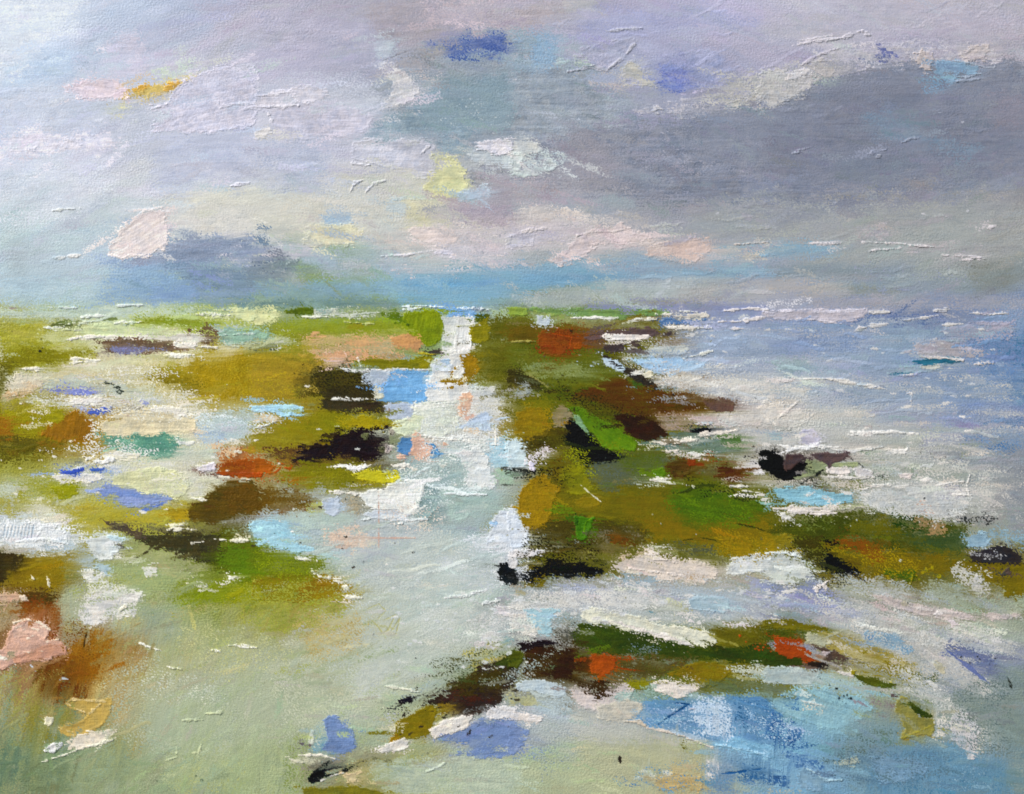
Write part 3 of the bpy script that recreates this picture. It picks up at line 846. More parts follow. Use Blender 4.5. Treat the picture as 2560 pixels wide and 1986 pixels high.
# ============================================================ the marsh
T(0, 1000)
B('D6D8D0', '20,-2 100,-2 100,8 40,10', fe=12)
K('E6E2DC', '60,-1 90,-1 85,3 62,3', fe=5, th=.6)
R('A3AFDA', '60,8 100,4 98,10 65,12', ld=.8, fe=10)
K('5A70CC', '74,10 85,7 95,5 95,9 82,12 75,12', fe=5, rag=3)
K('A39E8C', '100,6 120,6 120,11 105,12', fe=9)
K('A0A8D4', '118,-1 128,2 125,6 120,4', fe=6, rag=3)
B('ABA428', '-3,10 30,6 55,7 56,18 45,25 20,30 -3,28', fe=18)
B('5A5420', '-3,30 30,33 55,36 60,42 30,50 -3,52', fe=26, dry=.5)
R('8C7A34', '28,34 75,34 72,45 50,52 30,48', ld=.7, an=60)
R('C8B474', '30,40 70,38 65,50 40,50', ld=.25)
K('A8761C', '38,25 50,15 60,10 70,10 76,15 80,22 78,30 76,35 60,36 45,34 38,30', fe=9, rag=7, an=80)
K('ADA61C', '38,12 48,8 56,8 55,18 42,22', fe=12)
B('A86A24', '-3,18 8,20 8,30 -3,30', fe=16)
R('D8D2C6', '27,10 40,3 38,10 30,15', ld=.6, fe=9, an=60, th=.4)
R('E2E2DC', '70,14 88,20 86,28 78,36 72,36 80,24', ld=.7, fe=9)
B('B4C8CC', '158,16 175,12 217,8 217,28 195,33 175,33 165,28', fe=14)
R('A9BED2', '158,20 200,22 190,35 165,36', ld=.7)
K('DACFAE', '86,20 95,14 115,10 150,10 165,15 165,28 150,27 125,28 100,31 92,30 86,26', fe=8)
B('E2D8CE', '86,26 110,25 128,27 100,32', fe=10, rag=4)
K('E8E4DC', '118,7 145,6 160,10 155,14 140,10 120,9', fe=4, rag=4, th=.7)
R('E4E0D6', '155,8 182,10 176,14 165,18', ld=.7, fe=8)
K('5E9480', '86,30 100,32 120,29 135,29 150,32 153,39 149,46 136,50 118,47 100,46 88,40', fe=16, rag=7, brk=.5)
R('8CB4A2', '88,34 104,36 124,40 148,48 115,50 95,46', ld=.6)
B('C6CEC0', '145,44 200,40 190,48 150,50', fe=14)
K('E0E2DC', '150,33 158,36 165,36 160,39 152,38', fe=4, rag=3)
K('DFDCC8', '88,46 100,44 118,46 115,50 95,49', fe=7)
K('EDEBE6', '70,48 78,49 88,52 96,49 97,51 90,54 80,52', fe=4, rag=4, th=.9)
R('9AB0D8', '20,63 50,58 60,62 30,66', ld=.7, fe=10)
R('8FA8D6', '85,57 100,57 100,61 86,61', ld=.8, fe=8)
K('4E66D0', '50,60 60,60 72,57 72,60 60,63 52,62', fe=4, rag=3)
K('5A78D0', '76,58 88,57 88,60 78,61', fe=4, rag=2)
B('DADBD6', '95,55 120,54 145,55 140,60 100,60', fe=10)
K('E2DED4', '45,65 65,63 85,64 84,68 75,70 55,68', fe=8)
K('D2D4AA', '95,66 110,60 140,58 155,65 160,72 158,80 150,82 125,78 105,74 95,70', fe=8)
B('D6D6CA', '150,60 165,64 175,72 174,80 160,82 160,72', fe=9, rag=5)
L('E6E4DA', '145,62 155,67 159,71', w=5)
B('A6A844', '15,70 40,67 62,68 66,75 55,83 40,86 15,84', fe=16)
B('AEA95A', '-3,84 60,84 60,98 -3,98', fe=20)
K('A6AA26', '45,74 63,72 65,78 60,84 52,85 45,80', fe=12)
K('DED8D0', '50,69 57,68 55,72 52,72', fe=4, rag=3, th=.6)
B('C0B44A', '60,90 100,86 120,92 160,90 161,104 130,106 70,105', fe=14)
K('8A9CCC', '80,72 90,71 110,75 130,80 145,84 135,88 120,90 105,90 92,84 80,78', fe=11, rag=7)
K('7B92D0', '85,76 105,77 105,82 90,82', fe=10)
R('8294C4', '95,88 130,90 125,95 118,100 105,96', ld=.45)
L('6E86CC', '118,94 130,91 140,87', w=6, th=.1)
K('BFA43A', '140,92 158,90 160,104 145,103', fe=9)
B('6E5248', '162,58 188,60 200,66 175,68', fe=14, rag=6)
K('5C4A20', '160,90 175,84 185,72 200,68 217,68 217,95 200,98 180,105 162,104', fe=12, rag=6, dry=.6)
B('6E5224', '188,72 217,72 217,92 192,93', fe=24)
R('8A6C3C', '165,88 200,76 217,82 190,98', ld=.2)
R('B87A50', '180,40 200,36 217,38 217,60 195,62 188,55', ld=.9, an=80)
K('A8541C', '190,52 217,50 217,63 200,65 188,60', fe=16, dry=.5)
R('D8BC98', '180,38 197,35 202,46 185,48', ld=.7, an=80)
K('B05410', '183,61 217,62 217,65 190,64', fe=6, rag=3)
K('E0DAE4', '167,57 175,55 182,54 182,59 172,60', fe=5, rag=4, ld=1.0, th=.7)
for q in ('184,64 194,66', '205,67 212,67', '142,110 155,109 167,110', '145,106 160,106', '162,121 173,120', '182,118 200,119 217,119', '162,83 175,85'):
    L('F0ECDC', q, w=6)
B('DAD9CA', '20,88 40,88 42,95 50,95 48,103 20,103', fe=14, dry=.7)
B('C9D2D6', '-3,105 20,104 50,108 70,112 75,120 50,128 20,128 -3,122', fe=12)
K('D8DEE2', '-3,104 35,105 60,112 55,120 20,119 -3,118', fe=12, an=85, rag=8, sk=.4)
R('EAEAEA', '20,102 45,100 70,104 66,110 50,112 30,108', ld=.8, th=.5)
B('B9CBD8', '5,120 60,121 70,126 30,130', fe=12, rag=6)
L('E4E8EA', '15,120 40,118 58,122', w=5)
L('E8ECEC', '32,115 37,106', w=6)
for k in range(9):
    G('B4C4D0', '%d,%d %d,%d' % (5 + 3 * k, 106, 3 + 3 * k, 117), w=2.4)
B('6E6A4A', '115,107 185,107 185,113 140,114', fe=10, rag=5)
K('4E4438', '90,104 105,105 115,112 125,118 110,113 95,108', fe=8, rag=5, ld=1.0)
K('3E3A26', '105,112 130,115 160,112 185,112 186,135 175,140 150,132 130,124 115,118', fe=11, rag=6)
R('7E8252', '110,110 150,116 180,112 178,120 140,120', ld=.3)
K('D4DAD8', '70,118 85,115 100,116 110,118 108,121 95,120 100,128 88,136 80,132 76,125', fe=6)
B('CFCFCC', '78,122 100,124 92,135 80,133', fe=8, rag=4)
K('C2DAE2', '90,115 105,117 109,119 98,121', fe=4, rag=3)
R('E2E0DA', '93,132 115,132 118,138 105,140', ld=.75, th=.4)
K('5E5A50', '98,122 104,121 105,125 99,126', fe=5, rag=4, ld=.95)
K('3E3414', '-4,124 5,128 20,132 15,145 8,150 -4,162', fe=16)
B('9A8010', '12,148 20,135 35,132 50,136 55,150 50,160 30,162 12,158', fe=18)
B('5E4418', '10,161 50,163 40,171 10,171', fe=16)
L('E8E2D0', '27,149 29,152', w=4)
L('E8E2D0', '40,150 41,154 42,158', w=4)
B('A9B8BC', '60,128 80,130 82,145 70,150', fe=18)
B('9FAE78', '92,140 130,135 160,145 150,165 110,165 97,150', fe=22)
B('A2A676', '115,130 150,133 185,142 150,150', fe=18)
K('B4CCD4', '82,138 92,140 97,152 90,152 84,146', fe=13)
R('DEDCD6', '118,140 133,143 128,149 120,145', ld=.9, th=.4, fe=8)
K('DDDDD6', '70,145 85,147 95,155 110,162 120,166 110,172 70,172 78,155', fe=16, rag=9)
B('4E5A28', '168,134 200,118 215,130 190,146', fe=18, dry=.6)
B('6A8C1A', '190,126 220,120 220,155 195,150 185,140', fe=20)
B('8A9A28', '150,158 220,155 220,171 150,171', fe=20)
R('DAD8C6', '157,146 163,148 176,159 172,160', ld=.75, fe=6, th=.5)
R('DAD8C6', '184,156 195,152 192,157 187,160', ld=.75, fe=6, th=.5)
K('ECEADC', '193,149 202,150 196,152', fe=3, rag=3, th=.6)
K('CBA88E', '-3,166 15,164 25,171 -3,171', fe=8)

# ============================================================ the channel
T(640, 1000)
B('A39230', '-3,15 40,10 50,22 60,20 50,40 -3,45', fe=18)
K('D4C4A4', '-3,11 12,11 22,15 18,20 -3,21', fe=10)
K('A9D4EA', '-3,6 15,4 25,5 38,6 39,13 30,12 25,14 15,10 -3,9', fe=5, rag=4)
R('A9D4EA', '24,14 38,13 36,19 28,18', ld=.5, fe=8)
L('DCD4C8', '0,24 10,21 18,18', w=7)
K('3A3424', '55,-2 90,0 108,2 110,10 105,13 80,12 55,9', fe=9, rag=5)
R('8A7A34', '40,3 52,0 52,25 42,20', ld=.85, an=85)
B('94901E', '50,12 80,12 115,15 116,22 100,26 70,26 50,30 30,35 10,35', fe=16)
K('B4A41C', '75,17 95,14 113,16 112,20 95,24 80,23', fe=14)
B('9A9036', '-3,25 50,25 60,30 40,38 -3,40', fe=18)
R('5E4630', '5,40 20,38 35,42 60,45 50,55 30,55 15,48', ld=.9)
K('1E161C', '50,37 62,34 68,28 80,26 95,26 105,24 115,23 117,27 112,31 110,36 105,42 102,50 85,52 70,48 62,50 45,55 35,52 38,43', fe=11, rag=9, ld=1.08)
R('7C8460', '80,28 100,29 98,38 85,36', ld=.3, fe=12)
K('6E7650', '90,30 95,29 93,34', fe=4, rag=3)
K('A3A896', '100,26 112,25 110,29 104,30', fe=4, rag=3)
K('5A5A40', '104,40 109,40 108,45 104,46', fe=4, rag=3)
K('B4A8A4', '110,38 115,38 116,42 111,45', fe=3, rag=3)
K('A8A090', '112,26 116,24 118,27 115,30', fe=3, rag=2)
K('B8641E', '-3,48 10,50 15,58 10,61 -3,62', fe=12)
K('D4602C', '-2,62 6,62 5,65 -2,65', fe=4, rag=2)
K('C4622A', '15,61 22,56 21,59 16,63', fe=3, rag=2)
K('C4622A', '24,57 32,55 30,60 25,59', fe=3, rag=2)
B('8C8A24', '30,55 65,52 100,58 115,66 105,75 70,76 40,76 20,65', fe=14)
R('A86A2A', '15,62 40,62 38,75 18,70', ld=.5)
K('D6CE40', '83,62 95,60 105,62 120,63 118,66 108,70 98,70 88,66', fe=8, rag=7, ld=1.0)
R('DEDE90', '90,58 120,58 118,63 95,62', ld=.45, fe=8)
for q in ('64,57 75,57', '79,58 90,57 99,55', '115,55 129,55', '63,78 80,79 90,80'):
    L('ECE8DE', q, w=7)
K('E6E4E0', '78,57 90,56 88,59 80,59', fe=4, rag=3, th=.6)
B('6E5224', '-3,75 30,76 50,85 30,93 -3,95', fe=12)
R('7A5E40', '12,96 50,88 45,95 20,101', ld=.75, an=18, fe=10)
K('B4C0D2', '109,3 133,3 133,14 125,18 112,16', fe=4, rag=3)
K('8C8078', '112,7 114,7 113,12 111,11', fe=3, rag=1)
K('CFD4C8', '134,3 170,3 172,28 140,30', fe=7)
K('D6DEC0', '116,20 125,17 135,12 142,14 140,28 125,30 118,27', fe=6, rag=4)
R('DAD8CE', '133,2 165,2 172,20 165,30 145,30 135,20', ld=.65, th=.55)
R('C6B4A8', '140,6 165,4 168,22 150,24', ld=.25, th=.3)
K('B4C4D8', '180,14 197,10 199,26 190,26 178,22', fe=6, rag=4)
K('DDB89E', '172,-2 185,-2 182,10 178,16 172,12', fe=6, rag=4)
K('DEB8A6', '173,13 185,11 187,15 178,18', fe=4, rag=3)
K('E0CBB0', '176,25 188,23 189,29 180,28', fe=5, rag=3)
K('8A9270', '112,30 125,29 122,38 113,38', fe=5, rag=4)
B('9DB4B2', '125,50 175,45 200,60 200,80 150,90 110,65', fe=18)
R('C9D2C4', '110,58 170,50 165,70 130,66', ld=.5, an=20, th=.3)
K('A9CCDA', '188,38 217,30 217,60 200,58 193,48', fe=9)
K('C0CCC8', '160,33 200,36 196,46 165,46', fe=10, dry=.9)
K('5E8ABE', '122,33 130,31 134,38 130,46 121,44', fe=5, rag=4)
K('5E92C6', '140,34 152,38 155,47 146,45', fe=4, rag=3)
K('DDB49E', '132,33 134,28 140,28 143,35 150,40 148,46 140,50 135,47 120,49 130,44 133,40', fe=4, rag=4)
R('DDB49E', '135,47 150,47 148,55 138,54', ld=.65, fe=7)
R('D8AE98', '148,43 160,35 161,42', ld=.8, fe=6)
for q in ('140,30 155,32 180,35 203,38', '203,38 203,26', '150,34 170,34'):
    L('E8E6DE', q, w=6)
K('D2D6D6', '168,45 185,40 195,48 198,60 204,68 200,74 190,78 178,76 180,62 175,52', fe=9, rag=8)
R('DDDAD4', '165,70 205,68 200,80 170,77', ld=.65, th=.4)
B('A0BEA4', '204,58 217,58 217,72 206,70', fe=9, rag=4)
L('4A5048', '208,58 217,58', w=6, th=.1)
L('4A5048', '208,72 217,72', w=6, th=.1)
B('A6BEB8', '155,74 205,78 205,98 160,100', fe=18)
R('A89E84', '70,84 90,80 96,90 85,98 74,96', ld=.75)
K('8CA4A4', '142,70 158,72 152,82 155,92 145,100 130,97 138,88', fe=5, rag=3, an=50, sk=.5)
B('7E9696', '138,86 158,90 155,105 140,110', fe=14)
K('CBD2D8', '92,96 120,90 130,96 125,101 100,102', fe=7)
K('E2E4DE', '88,80 96,76 108,77 118,70 132,68 142,70 141,78 138,88 133,94 128,97 120,93 105,93 95,90', fe=4, rag=4, th=.6)
R('6A6A62', '90,79 108,78 115,72 125,70 110,84 95,86', ld=.2, fe=8)
L('EEEEE8', '142,70 141,80 137,90 130,96', w=5)
for q in ('88,102 105,99 125,99', '118,106 130,102 145,101', '160,79 180,80 195,80'):
    L('DCE2E2', q, w=6)
B('B2BCC0', '85,103 140,104 145,118 110,132 95,120', fe=16)
K('BAC6D6', '56,85 70,83 72,95 65,98 57,92', fe=6, rag=4)
R('A9B06A', '45,90 56,88 55,95 46,96', ld=.8, fe=8)
B('B4C6BE', '28,98 60,96 85,100 60,110 30,108', fe=14)
K('A4CEDE', '-3,103 15,100 28,102 30,112 35,122 50,128 35,130 15,125 -3,118', fe=10)
R('A3B2B8', '30,110 55,109 50,120 35,118', ld=.85)
B('B4C2C0', '105,125 180,110 180,171 110,171', fe=40, op=.7)
B('A8B2B2', '75,130 120,130 150,140 140,160 90,165', fe=30, op=.8)
R('D6C0AE', '58,112 70,109 85,109 95,115 95,125 75,130 62,125', ld=.95, fe=16)
R('BCAA98', '82,116 96,115 95,122 85,124', ld=.5)
G('C9A898', '104,78 104,98 104,125', w=3, th=.3)
G('C9A898', '96,117 135,117', w=3, th=.3)
K('CFD6DE', '205,95 220,92 220,130 210,125 200,118 195,122', fe=8, rag=6)
R('D2D8E0', '180,118 200,112 205,125 195,130 185,128', ld=.85)
R('C9D0DC', '146,129 180,135 203,148 205,168 185,165 165,150', ld=.7, fe=20)
K('A6C8EA', '197,103 205,102 204,107 198,106', fe=5, rag=3)
K('A07E1C', '-3,150 50,145 70,150 80,155 93,165 80,171 -3,171', fe=10, rag=5)
B('6E7E1A', '-3,122 10,128 35,132 60,140 45,150 -3,152', fe=16)
B('8C8A1C', '-3,150 40,150 36,171 -3,171', fe=24)
for q in ('36,135 50,136 55,137', '66,153 72,155', '74,158 78,160', '71,165 80,167 90,168'):
    L('ECEADC', q, w=9)
K('EAE8DA', '47,145 55,149 72,151 70,152 56,152', fe=4, rag=4, th=.7)
L('A9C4BE', '45,128 60,132 70,135', w=6, th=.2)
K('14181A', '203,140 210,137 220,134 220,156 212,155 205,150', fe=7, rag=7, ld=1.02)
L('E2E4E4', '160,168 180,165 195,161', w=7)
X_('1A1A1A', '80,68 82,69 88,66 89,74 95,66 99,68 101,70 104,64 108,76 91,137 133,129', r=4)

# ============================================================ the right bank
T(1280, 1000)
B('5E5A28', '55,-2 95,8 85,20 66,12', fe=16)
B('8C8A26', '5,-2 28,-2 28,8 12,8', fe=12)
K('A88C1C', '2,20 10,6 22,5 30,12 33,22 30,30 20,38 10,38 3,28', fe=12)
B('4A4420', '10,36 40,20 48,35 30,46 12,43', fe=16)
K('8C8062', '32,12 42,2 48,8 51,15 45,24 38,22', fe=9)
B('643E10', '68,-2 165,-2 168,8 150,14 125,14 110,15 90,10', fe=9, rag=5)
K('3A2814', '85,12 115,14 128,22 132,30 120,34 105,33 95,24', fe=8, rag=5, an=-20)
R('6A4A20', '90,15 125,18 126,30 105,29', ld=.5, an=-25, fe=12)
K('5E4840', '160,0 178,-2 188,3 187,10 170,10', fe=5, rag=3, an=85)
B('5E7A7C', '108,34 140,26 170,30 185,40 175,47 120,44', fe=12)
B('A99488', '120,13 150,14 150,23 130,24', fe=12)
K('C9BEBA', '148,15 165,11 190,14 217,18 200,23 160,22', fe=9)
R('C4D2DA', '150,20 170,16 200,21 175,25', ld=.6, fe=8)
K('0C1012', '44,22 50,16 56,22 68,33 76,42 92,47 90,51 70,52 60,54 52,45 46,34', fe=8, rag=7, ld=1.08)
K('6E9A1A', '46,4 56,6 62,10 75,16 90,25 105,36 104,42 90,42 78,40 70,30 58,18 52,10', fe=5, rag=4, an=-38)
K('7FA27A', '52,11 58,15 66,30 58,24 53,18', fe=4, rag=3)
R('86A828', '72,14 95,28 106,36 82,22', ld=.5, fe=8)
R('3A3A18', '80,18 100,28 104,36 90,28', ld=.4, fe=8)
K('10141E', '150,26 158,24 168,24 168,27 155,28', fe=5, rag=3)
K('E2DAD0', '157,29 175,26 192,26 180,29 160,31', fe=4, rag=4, th=.8)
K('E6DED2', '120,35 140,33 158,33 150,36 125,38', fe=4, rag=4, th=.8)
K('D9D0C4', '127,43 142,42 140,44 130,45', fe=4, rag=3, th=.7)
K('E2E2DC', '147,45 155,44 165,47 155,48', fe=4, rag=3, th=.7)
L('E2E2DC', '160,47 170,47', w=7)
R('CFCFB8', '106,36 125,36 118,46 108,44', ld=.6, fe=9)
B('C6C4C0', '190,24 217,22 217,42 200,44', fe=16, dry=.6)
K('4C7038', '172,31 190,30 195,38 192,43 180,40', fe=14)
R('B4BABA', '160,42 205,44 205,60 180,56', ld=.6)
K('DCD8D8', '185,55 200,48 210,50 213,62 205,65 195,60', fe=11)
R('3A3E3C', '195,44 208,44 206,50', ld=.35, fe=8)
B('566258', '60,54 95,48 130,50 130,62 100,72 75,78 65,68', fe=16)
B('5E7030', '90,43 130,46 125,60 95,60', fe=18, op=.75)
K('5C4224', '130,55 140,49 150,52 148,65 138,68 130,62', fe=9)
R('5E5A3A', '150,55 180,58 200,70 160,71', ld=.9)
K('9A4A1E', '148,50 155,50 155,55 150,56', fe=4, rag=3)
R('9A4416', '164,48 180,50 178,54 170,53', ld=.65, fe=6)
K('56280C', '175,58 182,54 190,60 195,66 190,71 178,70', fe=10)
K('74922A', '108,58 118,58 128,57 130,63 124,67 110,64', fe=10)
K('6E9A1E', '118,60 127,58 130,63 126,66', fe=5, rag=3)
R('C9D2C8', '105,66 135,67 120,73 102,71', ld=.5, fe=8)
L('D9D4CC', '118,68 135,67', w=5)
K('C6D8DE', '-3,30 5,34 10,40 12,55 -3,58', fe=7)
R('D8D4DA', '10,45 30,41 34,48 20,55 12,55', ld=.8, th=.4)
K('DAD4E2', '14,52 18,53 19,60 16,60', fe=3, rag=2, th=.6)
R('1E2220', '-3,58 25,58 25,62 8,64 -3,62', ld=.8, fe=8)
B('7A6420', '28,60 40,48 42,65 35,72', fe=14)
B('8A7E24', '40,75 70,80 100,76 105,100 60,98 45,90', fe=20)
K('98972A', '40,60 48,54 60,56 63,64 68,75 60,80 50,78 40,68', fe=14)
K('9E8A20', '50,85 65,82 75,88 60,95', fe=16)
B('8C7C1E', '95,82 140,80 150,100 120,110 100,105', fe=20)
B('4A4226', '25,102 55,98 100,105 118,112 110,120 60,130 25,128 12,118', fe=18)
R('6E6850', '60,105 110,112 100,128 70,128', ld=.6)
R('7A5028', '82,116 100,113 104,120 95,125 85,122', ld=.95)
K('B08E14', '20,65 28,63 32,70 40,75 35,85 32,100 28,105 20,110 10,109 6,95 5,85 8,76 15,70', fe=6, rag=4)
R('7A9A2A', '28,88 45,90 52,95 35,96', ld=.9, fe=9)
B('9A8214', '110,108 140,98 150,107 190,104 217,95 217,125 205,130 190,133 170,125 140,120 120,118', fe=14)
B('587C0A', '140,75 165,70 190,80 217,85 217,93 195,104 160,106 140,100 132,90', fe=24, an=-6)
B('6E7A1A', '150,70 190,76 217,84 200,80 170,70', fe=12, op=.7)
K('A68A18', '175,118 195,115 205,122 200,130 185,132', fe=10)
R('6A7A1A', '200,92 217,92 217,100 205,104', ld=.6)
K('569018', '53,98 65,101 70,99 66,108 62,118 58,119 54,112', fe=3, rag=3, th=.7)
K('2E4E12', '53,99 57,100 56,106 54,106', fe=3, rag=2)
L('7AB02A', '68,100 62,104 60,116', w=5)
R('8A7628', '4,138 25,136 20,156 8,154', ld=.8)
K('12161A', '-3,143 15,145 20,140 35,135 55,135 70,140 78,145 65,150 50,152 30,150 15,155 -3,155', fe=9, rag=9, ld=1.02)
R('8A7628', '4,140 20,138 18,152 8,150', ld=.35, fe=8)
R('1A1C1C', '68,136 84,137 79,146 70,146', ld=.4, fe=9)
R('8A7A2A', '10,153 28,151 20,160 10,158', ld=.85, fe=9)
L('8A8646', '59,128 70,130', w=7)
K('D2DAE4', '-3,92 5,100 12,110 14,122 8,125 -3,126', fe=5, rag=4)
K('DAD8DA', '-3,128 12,126 27,127 27,130 10,133 -3,133', fe=4, rag=4, th=.7)
K('D6D6D8', '-3,133 5,135 4,142 -3,142', fe=4, rag=3)
R('4E5440', '128,121 160,123 178,129 150,132', ld=.85)
K('CFC4BA', '85,141 95,134 115,131 130,133 160,138 175,145 165,156 140,155 110,148 90,146', fe=14, an=-10, sk=.4)
K('D8CEC4', '112,126 125,125 140,130 120,131', fe=9, dry=.9)
R('C2B09A', '95,133 115,128 120,131 100,135', ld=.7, fe=9)
R('B89E7C', '140,145 175,150 170,156 150,152', ld=.55, an=-10)
L('E2D8D0', '112,130 125,135 140,138', w=7)
L('DCD2CA', '100,143 125,146 150,150', w=6)
R('6A664A', '172,135 188,135 185,145 175,143', ld=.8, an=80, fe=9)
K('CCD0CE', '188,134 217,130 220,145 195,146 180,149 185,142', fe=8)
R('7A3E2A', '193,138 198,138 196,143 193,142', ld=.9, fe=6, rag=3)
B('A9B4BC', '30,155 90,152 150,158 217,160 217,171 -3,171', fe=20, op=.75)
B('B0B2C0', '40,158 80,155 90,165 50,168', fe=14)
B('8FA8B8', '90,150 120,152 115,160 95,158', fe=12, dry=.6)
R('DCD6D8', '83,152 100,153 98,162 88,161', ld=.7, th=.4, fe=9)
B('9EA4C4', '200,152 220,150 220,162 205,162', fe=14)
K('E6E4DC', '183,81 195,79 209,81 205,83 190,82', fe=4, rag=3, th=.7)
L('DCDAD2', '182,73 200,73', w=5)
L('DCDAD2', '195,77 212,79', w=5)
G('D8D6C0', '58,72 66,79 75,86')
G('3A4010', '190,105 205,108 217,112')
G('3A4010', '145,119 160,117 172,119 178,122')
X_('C8D2DC', '21,76 24,80 22,89 16,85 19,97 156,114 126,105 119,92 119,97', r=3)

# ============================================================ surf and the far islet
T(1920, 1000)
B('B6B9B4', '-3,10 80,5 95,25 60,35 -3,40', fe=26)
R('C9C8C0', '10,4 70,8 90,20 50,26 10,22', ld=.45, th=.35)
K('CFC8BE', '-3,-2 25,-2 20,8 10,15 -3,20', fe=12)
L('DAD4CC', '27,0 20,6 8,16', w=6)
R('9A9FB2', '85,8 130,8 160,10 150,22 100,22', ld=.85)
R('7690B2', '140,20 220,8 220,46 180,46 150,32', fe=50, ld=.65)
B('94A8B4', '138,22 172,19 165,28 140,31', fe=16)
R('5C80B0', '178,40 190,38 205,38 220,42 220,48 195,46 180,45', fe=18, ld=.6)
B('A2A69A', '85,32 130,30 130,45 100,45', fe=22)
R('8E967C', '115,40 140,38 180,38 170,48 130,48', ld=.75)
B('C4C2C0', '10,25 28,24 30,38 -3,38', fe=12)
K('BDBACA', '27,30 30,25 38,26 44,32 42,38 35,39 28,36', fe=4, rag=3)
R('98B0B4', '2,28 15,32 12,35 2,33', ld=.85, fe=8)
for q in ('70,27 85,28 108,27 127,29', '68,30 90,28', '40,40 52,40 63,40', '55,42 70,44 85,42 97,40', '100,43 115,44 118,41', '75,42 90,41', '8,38 20,41 38,40'):
    L('E6E4E0', q, w=7)
for q in ('75,43 90,46 100,52 95,52 80,47', '108,53 130,60 128,62 112,57', '122,53 140,56 142,59 128,57'):
    R('6E8A66', q, ld=.85, fe=8, an=-22)
B('9AA498', '30,44 120,48 170,60 170,72 100,70 60,66', fe=26, op=.6)
K('8C9670', '30,50 45,52 55,54 75,53 76,56 50,57 42,62 30,66 18,67 32,60', fe=5, rag=3)
K('050506', '-4,43 10,45 14,52 28,52 33,54 31,60 25,64 15,67 8,66 -4,58', fe=4, rag=4)
R('101212', '-3,40 26,43 24,47 -3,46', ld=.6, fe=9)
K('4E3C3C', '14,46 28,46 31,50 25,53 20,58 14,60', fe=4, rag=3, an=85)
K('544446', '35,46 50,45 68,46 62,51 55,53 52,58 47,52 40,49', fe=4, rag=3)
L('1E2222', '70,50 76,53 81,57', w=6, th=.1)
L('1E2222', '28,71 42,63 46,60', w=6, th=.1)
R('2E3022', '28,70 42,66 60,68 45,72', ld=.8, fe=7)
R('2E3430', '86,62 105,63 110,66 95,66', ld=.6, fe=7)
B('6E7240', '38,68 85,69 82,77 45,75', fe=12)
R('4E5A30', '80,65 110,67 100,70 82,69', ld=.6, fe=8)
K('D9D2CE', '50,58 68,57 70,62 60,63 52,61', fe=4, rag=4, th=.6)
K('D2CECE', '72,57 85,59 88,64 75,64', fe=4, rag=4, th=.6)
K('D6CCC8', '110,62 122,62 120,67 112,66', fe=4, rag=3, th=.6)
L('DAD6D0', '45,65 70,66 90,66', w=5)
B('B0B4B0', '78,78 100,73 150,72 190,70 195,95 160,92 120,93 78,92', fe=12)
K('86B4C4', '5,76 20,75 45,76 55,80 72,80 70,84 58,88 40,87 20,85 10,82', fe=7, rag=6)
R('7FA8B2', '-3,78 15,85 40,89 10,92 -3,90', ld=.6, fe=10)
R('8A7A48', '42,88 74,85 74,90 55,91', ld=.6, fe=8)
K('A9A8B2', '142,74 160,70 168,80 158,90 142,88', fe=12)
R('C4C2C2', '172,58 190,57 196,75 175,76', ld=.65, th=.35)
B('8A9098', '197,45 222,45 222,120 205,110', fe=26, op=.8)
R('A9ABAC', '188,60 222,60 222,110 200,100', ld=.4)
R('C6C4C2', '170,78 195,84 195,96 175,92', ld=.5)
for q in ('80,76 90,73 103,72', '142,73 155,70 165,69', '171,63 168,72 170,80', '156,80 172,81', '130,68 138,67', '108,74 118,73'):
    L('E2DED8', q, w=6)
X_('101418', '111,77 112,79 126,79 107,83 132,83 156,84 76,36 145,59 148,59', r=5)
R('C49884', '122,92 130,88 145,89 147,97 130,100 122,97', ld=.85, fe=9)
R('C9C4C0', '108,94 124,93 128,100 115,99', ld=.75, fe=8)
B('4A5420', '18,102 35,96 60,95 85,92 110,93 150,101 170,106 160,120 130,130 60,125 20,115 -3,112', fe=10, rag=6)
R('6E7C40', '25,100 60,98 55,108 30,112', ld=.55, an=20)
R('C9C2BA', '148,99 190,100 190,104 160,104', ld=.6, fe=8)
R('2A2E30', '138,94 155,92 166,98 192,101 180,104 150,100', ld=.6, fe=9)
L('D8D0C8', '5,92 40,92 75,91 85,91', w=10)
K('DAD2CC', '15,94 30,93 40,94 60,95 45,97 25,96', fe=4, rag=4, th=.6)
K('D2D0C8', '10,97 24,94 20,100 12,102', fe=4, rag=4, th=.6)
B('747222', '70,105 110,105 110,115 80,112', fe=14, dry=.6)
R('26401E', '105,97 125,100 135,104 125,108 110,105', ld=.9, fe=9)
B('3C5030', '110,115 165,112 172,128 130,125', fe=18)
R('A08460', '125,102 145,102 152,110 140,115 125,110', ld=.9, fe=10)
B('8E7A14', '50,122 60,125 75,132 110,125 130,130 150,130 150,145 110,148 80,142 60,135', fe=14)
B('9A5A14', '58,118 70,115 82,120 100,128 98,134 80,130 65,125', fe=14)
R('9E8A20', '55,120 75,133 110,128 110,138 80,138', ld=.4)
K('9E8E38', '5,118 12,115 21,116 22,125 30,128 25,132 12,130 -3,128', fe=9)
B('B8962A', '-3,115 5,116 4,128 -3,128', fe=9, rag=4)
R('3E3C1E', '22,118 45,115 50,125 50,138 35,138 25,128', ld=.85)
R('2A2E24', '38,137 60,140 82,149 60,151', ld=.8)
K('14181A', '48,122 55,130 65,136 78,145 75,149 62,150 50,142', fe=11, rag=6)
K('8FAEC0', '166,118 175,112 185,114 188,120 180,125 170,124', fe=7, ld=1.0)
R('86A4B4', '175,108 200,111 220,114 220,126 195,121', ld=.75)
R('1C2022', '176,114 200,116 200,124 180,126', ld=.3, fe=8)
